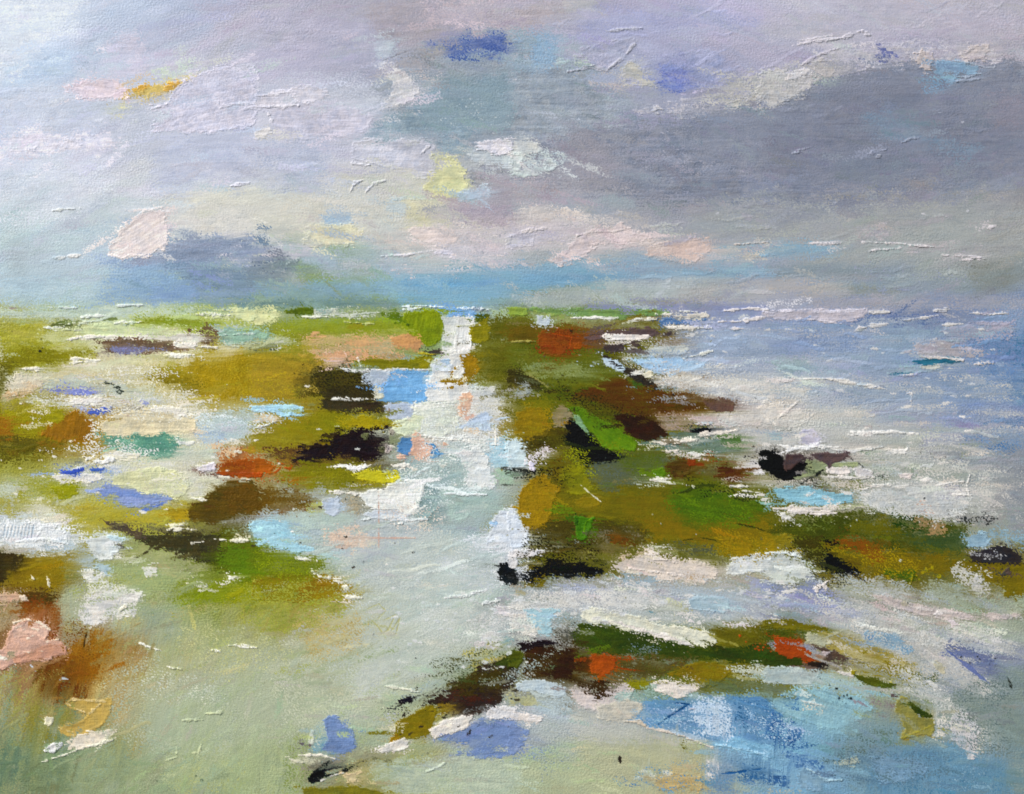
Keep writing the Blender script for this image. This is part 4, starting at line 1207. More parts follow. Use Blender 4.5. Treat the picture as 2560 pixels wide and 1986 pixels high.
K('8C7C0E', '128,138 170,135 205,138 220,140 220,160 212,172 200,166 200,158 185,155 182,148 165,142 140,149', fe=9)
K('2A282C', '172,130 185,128 195,124 208,126 215,138 205,140 190,138 175,136', fe=9, rag=6)
R('C2C4C6', '168,126 200,122 198,130 175,133', ld=.4, fe=10)
K('463E3A', '197,148 200,144 203,142 206,147 200,149', fe=3, rag=2, th=.6)
K('567018', '98,145 120,144 128,150 118,153 105,150', fe=12)
X_('B8AE2A', '134,144 136,148 140,149 145,149 131,146 139,142 128,152 122,148', r=6)
B('A3AEA0', '135,155 165,155 170,172 130,172', fe=14)
R('C6C6C4', '155,142 170,142 183,148 186,160 185,171 176,171 165,155', ld=.85, th=.5)
B('8691B6', '-3,154 18,156 28,151 40,150 55,160 62,171 -3,171', fe=12)
R('6E86B0', '-3,160 15,162 10,166 -3,166', ld=.6, fe=9)
K('C6CCC8', '-4,130 10,129 25,132 38,140 40,143 38,150 20,156 5,154 -4,152', fe=14, rag=9, brk=.5)
R('B4A890', '-3,134 12,136 12,140 -3,140', ld=.4, fe=8)
L('DCE4E4', '-3,130 15,129 28,133', w=6)
L('CFDADE', '28,136 34,139 39,143', w=5)
B('A3A99A', '55,150 100,155 120,165 62,171', fe=16)
R('6A6458', '65,152 90,158 112,166 95,166 70,157', ld=.7, an=-22)
R('B8ACA8', '88,166 122,162 120,171 90,171', ld=.85)
R('D6D0C8', '39,157 45,153 52,152 50,157 44,160', ld=.7, th=.6, fe=7)
for q in ('38,160 45,157 52,153', '41,158 41,165', '48,156 49,161'):
    L('E2DAD4', q, w=6)
L('A89E2E', '122,150 121,154 120,158', w=5)
X_('C8D4DC', '65,104 70,107 112,136 75,102', r=5)

# ============================================================ the near left flats
T(0, 1486)
B('A89878', '-3,-2 20,-2 18,18 -3,32', fe=14)
B('4A3A1C', '15,4 45,-2 50,8 20,13', fe=16)
B('8A4418', '20,8 50,10 52,32 45,42 30,32 18,20', fe=18)
L('E0CDB8', '18,2 24,5', w=8)
B('A9B090', '50,5 75,5 80,20 55,25', fe=18)
R('9E9468', '52,20 82,25 80,38 56,38', ld=.85)
K('DAD8D4', '65,18 72,5 80,-2 110,-2 120,8 110,15 95,20 80,25 68,22', fe=16, rag=10)
R('D6D4B8', '85,15 135,15 130,25 90,22', ld=.45)
K('E4E0D0', '100,13 106,9 108,10 103,14', fe=3, rag=2, th=.9)
R('C9C470', '118,22 125,23 124,28 119,27', ld=.85, fe=9)
B('97A48E', '120,10 150,15 155,42 130,46 120,30', fe=24)
B('A2A62C', '195,-2 220,-2 220,8 195,5', fe=16)
B('6E3A10', '35,60 60,50 70,75 78,85 60,95 45,90 30,75', fe=18, dry=.4)
B('A3AA84', '-3,65 12,62 15,100 -3,110', fe=14, an=85)
R('A59C58', '-3,62 30,65 38,100 20,122 -3,104', ld=.65, an=85)
R('A89A5A', '20,62 55,58 65,65 40,80 20,75', ld=.5)
R('6A4414', '28,62 60,62 62,92 34,88', ld=.45, an=80)
B('B08E54', '80,50 100,42 122,55 112,75 95,92 85,75', fe=22, an=70)
B('A86A1C', '57,42 75,38 82,32 95,42 90,55 80,70 70,76 62,60', fe=18, an=72)
R('C4B47A', '80,75 140,70 145,90 90,90', ld=.55)
B('C09A60', '92,74 110,72 112,108 96,112', fe=18, op=.7)
B('8E8A44', '25,95 55,97 65,105 45,115 48,125 30,132 22,125', fe=16)
K('CFA692', '4,46 8,33 15,25 25,21 35,24 43,29 40,36 35,39 50,39 55,42 57,50 45,52 40,58 30,55 15,58 -4,65 -4,48', fe=4, rag=3, th=.7)
K('D8B4A2', '10,28 25,22 36,25 42,30 38,37 30,33 20,35 12,38', fe=5, rag=2, an=-15, sk=.3)
K('C4947E', '10,53 40,43 55,42 57,50 40,54 15,58', fe=5, rag=3, an=12, sk=.3)
for q in ('12,24 22,21 32,23 43,30', '20,39 30,34', '37,40 50,38', '21,49 37,48', '14,28 25,25 36,28', '16,31 26,28 36,31'):
    L('F0DEC8', q, w=4)
K('F0E4D8', '-3,50 8,54 5,56 -3,55', fe=4, rag=2)
K('9A9078', '6,49 12,48 12,52 7,52', fe=3, rag=2)
K('C8AA64', '56,92 62,89 85,90 95,88 92,105 85,112 70,120 62,122 50,116 52,112 70,107 76,101 62,97', fe=6, rag=3)
R('D2BC84', '78,76 95,74 96,90 80,90', ld=.6, th=.3)
for q in ('56,92 62,89 75,90 90,91', '57,92 65,97 76,101', '76,101 86,92', '50,113 62,117'):
    L('DCC690', q, w=4)
K('E0D8BC', '38,103 46,105 44,110 39,110', fe=3, rag=2, th=.6)
K('DCD2C0', '56,124 75,118 98,115 98,120 80,126 68,130 56,130', fe=8)
R('DADCDC', '22,142 38,133 42,134 28,140', ld=.9, fe=6, rag=4)
K('D8D8D8', '39,130 45,126 53,125 54,129 45,134 38,133', fe=3, rag=2, th=.9)
L('ECE8D4', '35,142 45,139 60,134', w=5)
L('ECE8D4', '62,133 70,130 82,127 95,123', w=6)
B('5E7660', '-3,125 20,130 25,150 -3,172', fe=28, an=80)
B('748460', '20,145 60,140 60,172 20,172', fe=28)
B('93A078', '60,140 110,125 120,160 60,172', fe=30)
B('8CA694', '120,100 150,95 140,120 120,120', fe=22, op=.6)
B('A8B488', '150,92 220,90 220,160 140,165', fe=34, op=.7)
B('9DAE96', '128,118 200,112 200,130 130,138', fe=26, op=.5)
for q in ('141,141 149,138', '150,138 150,130', '160,135 168,134 171,127', '174,101 189,100', '155,107 172,106'):
    L('C8D0A6', q, w=4)
R('C6C69C', '118,42 150,48 145,60 125,55', ld=.35, th=.2)
R('BEC084', '185,35 220,35 220,50 185,52', ld=.4)
for q in ('142,61 154,64', '119,41 127,45 135,47', '194,43 205,44 217,45', '180,47 186,48'):
    L('F0EEE2', q, w=6)
G('2A2410', '74,32 72,38 71,45', w=4)
G('C8D0D8', '26,60 30,65', w=4)
G('C8D0D8', '50,73 53,71 58,72', w=4)
X_('3A4A3A', '166,154 171,157 133,158 197,158', r=4)

# ============================================================ the near channel mouth
T(640, 1486)
B('9E8A20', '40,-2 90,-2 86,8 70,15 40,15', fe=18)
B('A8A85A', '-3,8 40,10 45,25 -3,30', fe=22)
R('C8CC6E', '-3,8 20,6 30,16 10,22', ld=.4)
B('BAA86A', '40,20 85,22 80,48 45,48', fe=26)
R('A6A452', '90,12 110,8 125,18 122,40 105,35 95,25', ld=.4, an=50, fe=14)
for q in ('95,12 104,8 110,14 104,20', '108,22 118,18 112,30 106,34', '114,32 122,20 118,36', '98,22 104,28 112,40'):
    G('B2B27C', q, w=2.6)
B('BCC6BE', '90,45 200,30 200,60 90,80', fe=40, op=.7)
R('CFD0CE', '130,18 200,8 217,30 150,45', ld=.5)
R('9EBCBC', '118,8 152,8 140,18 122,16', ld=.55)
R('8FAEB0', '198,32 220,30 220,46 205,44', ld=.7)
K('D2D2D0', '190,33 205,32 210,38 200,42 190,40', fe=10, ld=1.0)
K('D0CCD0', '198,12 220,10 220,22 205,18', fe=10)
L('E2E4E0', '162,2 175,2 185,1', w=6)
L('E2E4E0', '192,8 207,5', w=6)
B('A0AC8C', '-3,52 90,52 80,95 -3,110', fe=40, op=.6)
B('C4CAC8', '85,60 112,54 105,85 85,88', fe=24)
B('AEBAB0', '30,55 48,55 44,70 28,70', fe=22, op=.6)
L('E0E0CC', '110,78 125,80 138,83', w=4)
B('9AB4B4', '48,110 60,105 64,130 50,134', fe=12)
K('748AB4', '58,106 62,102 68,104 72,110 80,115 82,122 85,128 80,134 65,136 55,130 62,122 60,112', fe=7, rag=5)
B('6E9AB4', '49,120 60,122 62,136 50,134', fe=12, op=.6)
K('C2C8BC', '45,120 49,115 49,127 44,127', fe=5, rag=3)
R('5E5660', '36,122 42,125 49,128 40,132', ld=.8, fe=8)
R('B0AA5E', '176,48 205,42 205,60 182,66', ld=.8, an=85)
R('2A2A26', '128,72 175,55 182,70 150,86', ld=.28, an=60)
K('2E2420', '140,88 150,85 165,78 180,68 192,60 205,58 220,60 220,76 205,80 208,90 200,98 180,104 165,100 150,95 140,95', fe=14, rag=9, ld=1.08)
B('4E4420', '160,80 190,64 220,64 220,73 182,83', fe=14)
K('3E4A18', '203,55 220,47 220,62 205,62', fe=9)
R('8A6E28', '150,93 168,92 168,103 155,106', ld=.85, fe=12)
K('1E1A22', '119,91 130,86 134,88 133,92 122,93', fe=5, rag=4)
R('22202A', '108,96 135,91 132,103 115,102', ld=.42, fe=12)
R('4A2E28', '150,84 170,78 176,88 160,94', ld=.5)
K('8E7E14', '118,108 130,102 148,93 153,97 150,110 147,120 135,122 118,121', fe=5, rag=3)
K('A07E14', '112,125 118,118 122,122 115,126', fe=4, rag=3)
K('CFC8B4', '114,116 126,113 126,118 116,120', fe=8, ld=.9)
K('758AB6', '185,108 200,106 220,104 220,126 200,130 220,134 220,140 195,138 172,137 172,133 190,132 165,122 148,124 165,117 178,113', fe=9, rag=8, ld=1.0, th=.15)
R('B4BCA4', '165,116 200,118 217,128 190,130', ld=.3)
K('D6D0C8', '147,115 155,110 160,106 175,104 184,103 180,112 165,118 152,121', fe=5, rag=4, th=.7, an=22)
K('DAD6CE', '100,132 112,128 122,123 130,124 128,130 110,134', fe=6, rag=4, th=.6, an=22)
K('D4D2D2', '196,100 208,95 220,96 220,103 205,105 197,104', fe=5, rag=4, th=.6)
L('F0ECE6', '150,114 160,108 175,104', w=5)
L('F0ECE6', '104,129 112,127 120,124', w=5)
R('B8BCCC', '100,108 120,103 118,112 104,112', ld=.5, fe=10)
L('E8E2D2', '36,136 55,136 67,139', w=5)
K('E0DAC4', '22,136 38,141 41,143 35,143', fe=4, rag=3, th=.7)
B('8A8678', '38,137 60,138 80,140 60,148 40,150', fe=9, rag=4)
B('A89E6E', '70,150 85,143 98,145 93,158 75,162', fe=12)
R('8C8A5E', '78,139 110,139 98,147 84,146', ld=.75)
K('10181A', '44,155 47,151 55,148 58,144 62,142 58,150 60,153 55,158 48,160 44,158', fe=3, rag=2)
L('15181A', '50,150 56,146 62,141', w=6, th=.1)
L('1A1A22', '57,150 65,147 83,145', w=6, th=.1)
L('15181A', '60,154 72,150 82,146', w=7, th=.1)
R('2A2C28', '72,140 105,137 96,143 80,147', ld=.35, fe=9)
L('D8D4D0', '55,158 64,154 74,151', w=3)
K('C9B890', '75,152 88,150 86,158 77,158', fe=10)
B('A4B088', '-3,110 34,115 36,172 -3,172', fe=16, an=85)
K('7E7A34', '40,163 60,164 90,163 105,167 110,172 40,172', fe=6, rag=4)
B('B2BEAA', '95,142 170,140 220,142 220,172 112,172', fe=20)
L('C9D4C2', '145,150 153,147 160,143', w=4)
R('9A9664', '105,148 118,146 114,157 106,156', ld=.4, fe=8)
X_('4A4A4A', '115,17 119,56 121,65 99,34 139,36 157,59 135,54 133,87 145,134', r=4)

# ============================================================ the near bank and the pool
T(1280, 1486)
B('A5A8B0', '30,-2 100,-2 90,10 50,10', fe=20)
K('C9C8C4', '-3,5 25,5 40,8 20,12 -3,12', fe=10)
R('8090C0', '58,5 68,4 66,10 60,9', ld=.85, fe=9)
R('93A4A4', '33,18 60,14 65,24 35,30', ld=.85)
K('A2C4CE', '10,13 40,13 33,18 33,35 22,33 15,20', fe=7)
R('DCD8D2', '-3,13 15,13 20,25 22,32 10,36 -3,33', ld=.9, an=-25, th=.7, fe=9)
K('A4BCC8', '150,3 184,2 184,16 170,14 150,12', fe=6, rag=4)
R('6E8AA8', '160,13 175,12 176,18 165,19', ld=.75, fe=8)
R('6E94A0', '88,12 125,12 122,22 100,18', ld=.75)
R('A9AA80', '130,10 152,12 150,16 134,15', ld=.9, fe=8)
R('C8C8B8', '100,12 150,18 170,30 130,28', ld=.5)
B('6E661A', '160,40 175,25 200,20 220,22 220,42 180,46', fe=9, rag=5)
R('8A8030', '170,28 200,22 217,26 190,34', ld=.4)
K('3E5212', '55,27 65,25 85,26 105,29 130,37 160,44 178,42 178,52 150,56 120,54 90,52 70,48 55,46 50,35', fe=9, rag=5)
K('D2D2C0', '60,12 80,14 105,18 120,25 150,30 173,35 172,42 160,43 140,38 110,30 85,24 68,24 60,20', fe=6, rag=5, th=.6, an=-14, sk=.35)
K('DCD6D0', '68,22 88,23 110,29 140,37 162,43 150,44 120,34 90,26', fe=6, rag=4, th=.5)
R('5A5A3E', '130,24 165,27 160,36 140,32', ld=.35, an=60)
R('6E8084', '95,42 130,42 125,55 108,57', ld=.5)
R('6A8A20', '55,45 85,46 80,49 58,49', ld=.75, fe=7)
K('3A5010', '150,48 180,43 220,41 220,58 190,57 160,54', fe=9, rag=5)
K('7A7414', '162,42 180,30 205,28 200,44 175,46', fe=16, op=.6)
X_('D85A2E', '204,43 206,46 208,45 210,42 212,47 214,43 216,46 209,47 213,45 193,35 198,40 206,42', r=6)
R('4E4E44', '38,30 55,28 55,42 42,43', ld=.85)
K('3E2A14', '10,46 25,44 40,44 54,45 54,60 52,74 35,71 20,70 8,67 12,58', fe=12, rag=6)
B('4E2E14', '54,50 68,52 66,66 55,64', fe=9, rag=4)
K('1E141A', '6,41 15,39 35,40 38,42 20,44 8,48', fe=6, rag=4, ld=1.02)
K('5A6422', '-3,50 8,49 10,55 5,62 -3,60', fe=5, rag=3)
B('2E2A1E', '-3,60 8,60 3,70 -3,76', fe=8, rag=4)
R('5A6A4E', '28,60 38,60 32,70 28,68', ld=.65, fe=8)
R('9AACB0', '12,48 22,50 20,60 12,58', ld=.4, fe=8)
B('5E5230', '86,54 130,54 150,58 130,68 100,73 84,71', fe=12)
R('6E7A5E', '88,62 110,65 105,73 90,73', ld=.5)
R('96A498', '84,66 100,66 98,74 86,74', ld=.35)
K('C45E12', '68,51 82,51 87,55 88,62 80,66 74,73 73,66 68,69 67,60', fe=6, rag=6, ld=1.05)
X_('C8602E', '89,51 92,54', r=7)
G('A04A1E', '88,62 100,64 112,65', w=3)
K('94800F', '130,68 145,62 160,57 175,60 188,63 180,70 175,77 160,75 150,71', fe=10, rag=5, an=15)
K('CFC4C0', '50,78 65,79 67,85 80,80 98,74 105,82 95,90 85,100 65,98 50,88', fe=9, rag=6)
R('34241A', '52,73 80,72 84,82 70,88 66,82 55,78', ld=.85, fe=9)
R('2A2018', '78,74 95,74 88,84 76,88', ld=.3, fe=9)
K('BCCAD0', '4,75 20,72 45,77 46,85 40,88 20,82 4,82', fe=5, rag=4)
B('B4C4CA', '18,85 48,88 48,105 20,102', fe=12)
R('B4B488', '-3,84 18,84 18,97 -3,97', ld=.8, fe=8)
K('96952E', '98,74 110,73 117,76 113,80 102,80', fe=6, rag=4, ld=1.0)
K('D8D0C8', '117,76 125,73 150,75 165,77 155,82 145,86 138,88 130,84 120,80', fe=4, rag=4, th=.5)
B('5E6A4A', '165,74 185,70 220,76 220,83 190,84 150,81', fe=9, rag=4)
R('BCC4BC', '176,62 220,61 220,75 200,70', ld=.8)
B('93B0AA', '92,83 120,81 160,84 220,83 220,89 120,91 80,90', fe=10, rag=5)
K('6E98BE', '106,92 130,88 170,88 210,86 222,92 222,130 190,125 165,124 150,118 130,115 112,112 95,106 105,100', fe=10, rag=4, th=.08, ridge=0, fill=.1)
B('4E7CB2', '185,90 222,90 222,110 190,108', fe=24, op=.45)
R('8EAACC', '110,92 217,90 217,126 165,122 115,108', ld=.4, an=86)
R('B4CADF', '150,92 182,92 185,125 158,122', ld=.78, an=87, fe=30)
R('A4C2DC', '195,92 215,95 215,124 198,122', ld=.4, an=87)
G('2E5488', '124,110 137,101 150,93', w=5)
G('2E5488', '138,92 150,93', w=3)
L('C9C4CC', '150,97 156,96', w=5)
R('D6CFC0', '160,88 180,90 182,95 170,93', ld=.5, fe=7)
B('B6B8B0', '50,100 95,108 130,115 165,128 140,130 60,125', fe=16)
K('BFBCB0', '72,95 95,90 108,92 111,96 105,103 94,107 75,106', fe=7, rag=4)
L('CFC0AC', '95,107 108,108 115,113', w=4)
L('CFC4B8', '115,113 130,116 145,120 170,130', w=4)
K('86B8D8', '160,127 190,122 222,128 222,140 200,135 175,131', fe=9, an=-10)
L('A9D0E4', '173,127 195,131 217,136', w=6)
B('7EA4BE', '165,132 220,138 220,152 175,142', fe=12)
B('7290B0', '165,140 190,142 190,172 165,167', fe=18)
R('3E6AA4', '193,141 222,145 222,160 195,159', ld=.75)
G('34609A', '178,152 195,150 215,147', w=5)
B('B2B494', '60,130 140,125 165,135 160,145 120,150 60,150', fe=26, op=.8)
R('A89E64', '140,128 160,131 165,137 150,135', ld=.7, fe=9)
K('BDA777', '120,153 135,151 158,155 160,162 158,166 140,166 122,165', fe=13)
R('97A28E', '100,146 130,148 130,155 105,155', ld=.8)
flecks(14, (1590, 1925, 1670, 1945), ['D8D8CC', 'C4D0CA'], 2, 5)
flecks(22, (1765, 1895, 1795, 1945), ['E0DAD6', 'D0CCCC'], 2, 5, an=-40)
K('788CB6', '-3,110 8,112 15,118 10,125 5,133 -3,133', fe=8, ld=1.0)
R('8496B8', '-3,122 30,126 28,140 -3,138', ld=.5)
R('8898A4', '20,115 60,110 50,150 20,160', ld=.28)
K('DAD4D0', '-3,98 10,101 25,103 25,108 10,108 -3,105', fe=5, rag=4, th=.6)
G('2A2420', '91,137 92,143', w=5)
R('5E82B4', '85,158 115,160 120,165 90,163', ld=.5, fe=8)
K('6E6A1E', '143,127 150,129 148,131 144,130', fe=3, rag=2)

T(1920, 1486)
B('8A90BA', '-3,2 55,-2 70,10 80,20 50,18 20,12 -3,10', fe=14)
B('9EA4A4', '60,-2 110,8 130,25 80,22', fe=22)
R('93A08E', '140,4 220,4 220,16 160,15', ld=.85)
B('A3A9A0', '108,25 140,20 155,30 115,34', fe=18)
K('B9AFAC', '90,2 100,1 115,7 140,12 165,16 215,17 200,21 150,20 120,14 100,8', fe=8, an=-14, sk=.4)
L('CFC8C4', '118,10 140,14 160,16', w=6)
L('E6E0DE', '140,18 143,15 147,16', w=6)
K('D2C6C8', '150,20 158,22 161,26 155,27', fe=5, rag=4, th=.5)
K('B0BAA8', '155,28 180,25 205,32 180,37', fe=16)
R('7FA0AE', '-3,14 35,15 30,20 5,20', ld=.75, fe=10)
B('AEBABA', '35,18 100,25 90,31 40,26', fe=12, rag=6)
L('CFCFC8', '75,27 90,29 105,31', w=6)
B('A9B2B4', '45,26 80,30 84,40 55,32', fe=12, rag=6)
B('4E5E14', '-3,28 40,29 55,32 40,40 -3,40', fe=9, rag=5)
K('7E781E', '-3,22 15,21 30,24 50,28 50,32 30,30 -3,28', fe=8, rag=4)
L('B4AA60', '5,23 15,24', w=6)
K('3E4E10', '-3,48 20,50 36,56 30,61 -3,61', fe=7, rag=4)
K('BE5412', '6,38 15,37 28,37 30,45 36,52 40,57 30,57 25,53 18,55 8,50', fe=5, rag=5)
X_('D85A2A', '1,46 12,54 2,48 9,49 21,51', r=6)
B('9A9452', '55,32 80,38 100,48 60,50 40,42', fe=12)
K('A89A58', '33,34 45,32 65,33 80,40 95,45 110,50 118,55 115,62 100,62 80,55 60,50 45,44 36,40', fe=11)
B('9A8A28', '75,48 100,52 120,58 130,65 125,72 110,75 90,68 72,60', fe=12)
R('8A5A1A', '70,51 100,54 95,63 78,61', ld=.4)
K('A9AA90', '33,34 42,34 52,40 45,44 36,40', fe=8)
K('4E4038', '36,42 45,45 60,50 68,56 58,59 45,57 50,52', fe=8, rag=4, ld=1.0)
K('B4A8AA', '46,48 53,49 50,52 47,51', fe=4, rag=2)
K('26201E', '30,59 40,57 50,58 50,63 40,63', fe=5, rag=3)
L('6A5A50', '15,61 30,61 45,63', w=6, th=.1)
K('B0BEBC', '-3,62 20,63 45,63 42,72 35,77 15,76 -3,74', fe=8)
B('9FBAC0', '42,63 75,72 112,80 80,86 40,80 20,80', fe=12)
K('5A6424', '72,68 85,70 100,75 110,76 100,79 80,75', fe=5, rag=3, an=-18)
R('7A7A34', '108,69 140,72 138,81 118,79', ld=.85)
R('4E5A34', '122,64 146,68 142,76 128,73', ld=.75)
K('C6C6C2', '133,72 140,75 147,80 140,80', fe=4, rag=3)
K('B8A828', '70,65 74,65 73,68 70,68', fe=3, rag=2, th=.8)
K('CFCAC4', '57,65 70,67 73,70 65,69', fe=4, rag=3, th=.6)
X_('C8C06A', '105,72 107,74 104,74', r=6)
K('7A9CB4', '80,33 95,31 108,32 115,40 125,47 118,52 105,50 90,44 82,38', fe=9)
B('5A82B4', '80,34 89,36 87,40 82,39', fe=7, rag=3)
K('ACAEAA', '110,33 125,32 150,38 146,44 150,50 130,50 118,42', fe=10)
R('A8AAA6', '125,45 150,50 175,65 188,77 160,72 135,58', ld=.75, an=-35)
K('B4B09A', '139,57 143,55 150,61 150,67 145,66', fe=6, rag=3)
K('666F92', '148,42 155,36 175,35 185,42 192,60 195,70 185,75 170,65 155,50', fe=12)
G('6672A4', '150,46 168,60 188,76', w=8)
X_('15171E', '158,46 163,53 175,55 178,54 177,53 179,55 170,58 187,59 192,54 89,28 131,38 138,30 110,6 111,10 118,7 86,6', r=4.5)
G('20221E', '203,71 205,76 206,80', w=5)
B('7E8E88', '165,72 222,58 222,132 190,122 160,92', fe=30, op=.85)
R('A3A58E', '155,78 205,92 195,100 160,90', ld=.3)
B('6E7A62', '-3,76 15,78 15,84 -3,84', fe=9, rag=4)
K('8CB4C0', '15,85 25,80 50,80 80,88 90,95 70,112 55,115 30,108 10,100 3,92', fe=16, an=-18, sk=.4)
R('5882B0', '10,87 25,88 26,96 16,96', ld=.7, fe=9)
R('C4D4D2', '15,84 30,81 35,88 22,89', ld=.7, fe=7)
R('CFCABA', '26,92 45,95 45,100 32,100', ld=.6, fe=8)
L('C8D0CC', '28,90 45,94', w=4)
X_('101418', '32,68 35,71 44,71 61,73 52,77 58,80 57,82 64,86 67,85 70,88 68,88 63,91 66,92 60,88 69,91', r=4.5)
B('B4B4AE', '80,77 120,80 110,84 85,82', fe=9, rag=4)
R('80747A', '80,88 105,88 110,98 100,100 90,95', ld=.65)
R('4E4048', '92,82 110,85 110,88 100,87', ld=.95, fe=7)
B('76929A', '68,112 110,106 122,126 80,132', fe=20)
R('A9BEBC', '70,106 100,108 95,118 72,118', ld=.35)
B('6A92AE', '112,128 160,128 175,140 200,140 205,172 84,172 84,145', fe=18, an=88)
K('7696B0', '84,140 100,138 130,142 135,150 120,158 96,160', fe=14, dry=.5)
R('5A82A0', '130,130 200,140 200,172 140,172', ld=.3, an=88)
R('90ACC0', '140,150 160,150 160,172 145,172', ld=.35, an=88)
R('4E5E5C', '38,140 70,128 66,146 48,147', ld=.65)
K('96A096', '64,140 70,138 75,139 73,144 65,144', fe=7)
K('3E504E', '51,152 58,151 57,154 52,154', fe=4, rag=2)
K('8E8A4E', '108,92 113,87 118,88 122,97 128,104 140,105 141,112 138,120 132,118 118,121 112,123 117,115 113,106 108,100', fe=4, rag=3, th=.5)
K('3E4E14', '118,90 125,95 135,101 140,104 130,103 122,98', fe=4, rag=3)
L('A8A048', '112,122 125,117 141,110', w=4)
R('A08A40', '112,118 118,120 117,124 112,124', ld=.9, fe=5)
G('B8B8B4', '122,84 132,89 143,93', w=4, th=.2)
G('B8B8B4', '132,84 141,87 150,91', w=4, th=.2)
R('CFCCC4', '138,100 152,97 152,120 148,126 139,119', ld=.8, th=.35)
R('CFCABE', '170,108 197,124 190,133 178,139', ld=.65, th=.35)
K('C2C0C2', '155,105 157,95 165,100 175,110 177,118 178,128 176,136 172,140 165,132 157,120 153,110', fe=9, rag=6)
B('86B0CC', '-3,130 25,125 45,140 60,150 50,160 20,166 -3,152', fe=14)
R('4A72AC', '-3,98 10,105 25,108 30,120 28,125 15,132 5,128 -3,120', ld=.9, an=85, fe=12)
R('9AB8D0', '-3,112 20,110 26,124 5,126', ld=.3, an=85)
R('5478AC', '14,136 30,135 48,145 50,153 35,150', ld=.8, fe=10)
R('4A70A8', '-3,148 12,152 20,162 -3,160', ld=.8, fe=10)
K('7E9EB4', '25,148 33,147 42,152 50,157 45,165 25,163', fe=9)
L('A9C6D2', '33,147 42,152 48,157 62,157', w=4)
R('A8ACA0', '-3,162 32,170 -3,172', ld=.6)
R('7E8E8C', '200,130 222,125 222,172 205,172', ld=.7)

# surf and wet light laid over the top with a loaded knife
T(0, 0, 10)
K('D6D4CC', '163,93 178,91 196,94 205,99 190,101 172,98', fe=16, rag=10, an=-6, th=.5, ld=.80, brk=.6, sk=.45)
K('D2CEC8', '178,103 194,101 206,104 196,107 182,106', fe=14, rag=9, th=.5, ld=.80, brk=.6, sk=.45)
R('C6C7C2', '196,104 222,106 238,112 236,122 214,121 200,113', ld=.5, th=.35)
K('C8CAC8', '214,122 232,120 244,126 236,131 218,128', fe=16, rag=9, ld=.80, brk=.6, sk=.45, th=.4)
K('D2D2CE', '127,150 146,147 168,148 176,151 150,153 130,155', fe=16, rag=9, an=-3, ld=.80, brk=.6, sk=.45, th=.4)
R('C8C8C4', '206,150 232,154 254,160 254,165 226,160 206,155', ld=.8, an=-14, th=.4)
K('BDBCB8', '226,159 238,163 250,173 244,174 232,167', fe=14, rag=8, an=-40, ld=.80, brk=.6, sk=.45, th=.4)
R('C4C6C2', '222,164 236,172 244,182 234,178 224,170', ld=.7, an=-42, th=.35)
K('DADCDA', '116,98 123,96 126,104 124,112 117,112', fe=12, rag=8, ld=.80, brk=.6, sk=.45, th=.5)
K('D8DCE0', '122,134 131,130 133,138 131,146 124,146', fe=14, rag=9, ld=.80, brk=.6, sk=.45, th=.5)
R('E4E6E6', '0,131 14,130 22,134 14,138 0,137', ld=.8, th=.4)
R('AEB46A', '36,160 62,158 66,170 44,174', ld=.4, an=70)
R('9DA84E', '64,150 84,150 80,160 66,160', ld=.4, an=40)
R('8FA060', '70,186 78,182 78,199 70,199', ld=.4, an=88)
R('B2B87A', '40,186 60,180 62,199 42,199', ld=.35, an=86)

water(46, (1700, 800, 2560, 1000), ['8496AE', '98A4B6', 'A6AEBA', '7C90AC', 'B2B4BC', '8CA2B4'], 60, 230)
water(34, (1850, 960, 2560, 1160), ['B9BCBC', 'A9B0B6', 'C6C4BE', 'CFC8BE', '98A4B2'], 50, 180, an=-2)
water(30, (1900, 1060, 2480, 1240), ['C9C7C0', 'B4B8B4', 'D6D2CA', 'A6ACA6', 'CFC6BC'], 40, 140, an=-4, ld=.7)
water(26, (1300, 1450, 2200, 1560), ['C6CACA', 'B0B8BC', 'D2D0CA', 'A4B0BA', '9EA8C0'], 50, 170, an=-4, ld=.65)
water(22, (2000, 1480, 2540, 1700), ['B8B8B2', 'A8ACA8', 'C8C4BC', '9AA4AA'], 50, 160, an=-24, ld=.65)
T(0, 0, 10)
B('B6BEA6', '28,166 60,160 76,168 72,186 40,190 26,180', fe=90, op=.4, an=60)
B('C6CAB0', '66,164 86,156 98,164 94,180 74,184', fe=110, op=.25, an=50)
B('C8CEC4', '84,140 110,132 124,146 110,164 90,160', fe=90, op=.4, an=30)
B('BCC4BA', '76,150 100,146 104,166 84,172', fe=80, op=.35, an=40)
water(46, (240, 1440, 960, 1700), ['B4B878', 'A2AA5C', 'B8AE72', '98A488', 'ACB296', '8EA070'], 40, 130, an=14, ld=.5)
water(44, (230, 1700, 1000, 1990), ['93A586', 'A8B890', '8FA694', 'B2BA98', '9EAE7C'], 40, 120, an=35, ld=.45)
water(26, (0, 1720, 300, 1990), ['7E9076', '6A8068', '98A070', '8CA088'], 40, 110, an=78, ld=.55)
water(40, (950, 1250, 1350, 1750), ['C9D2D0', 'B4C2C0', 'D4D8D4', 'A4B6B6'], 40, 120, an=22, ld=.5)
# a dry brush pulled through the wet paint
smear(0, 790, 1250, 1500, 2, 40, .42)
smear(1150, 790, 2000, 1480, -4, 36, .40)
smear(1650, 780, 2570, 1260, 1, 50, .48)
smear(1300, 1440, 2570, 1990, -16, 46, .44)
smear(0, 1500, 700, 2000, 78, 60, .50)
smear(600, 1420, 1350, 2000, 24, 40, .42)
smear(1560, 1730, 2570, 2000, 86, 50, .48)
smear(0, 0, 2570, 770, 10, 40, .42)
smear(0, 560, 2570, 800, 1, 80, .50)

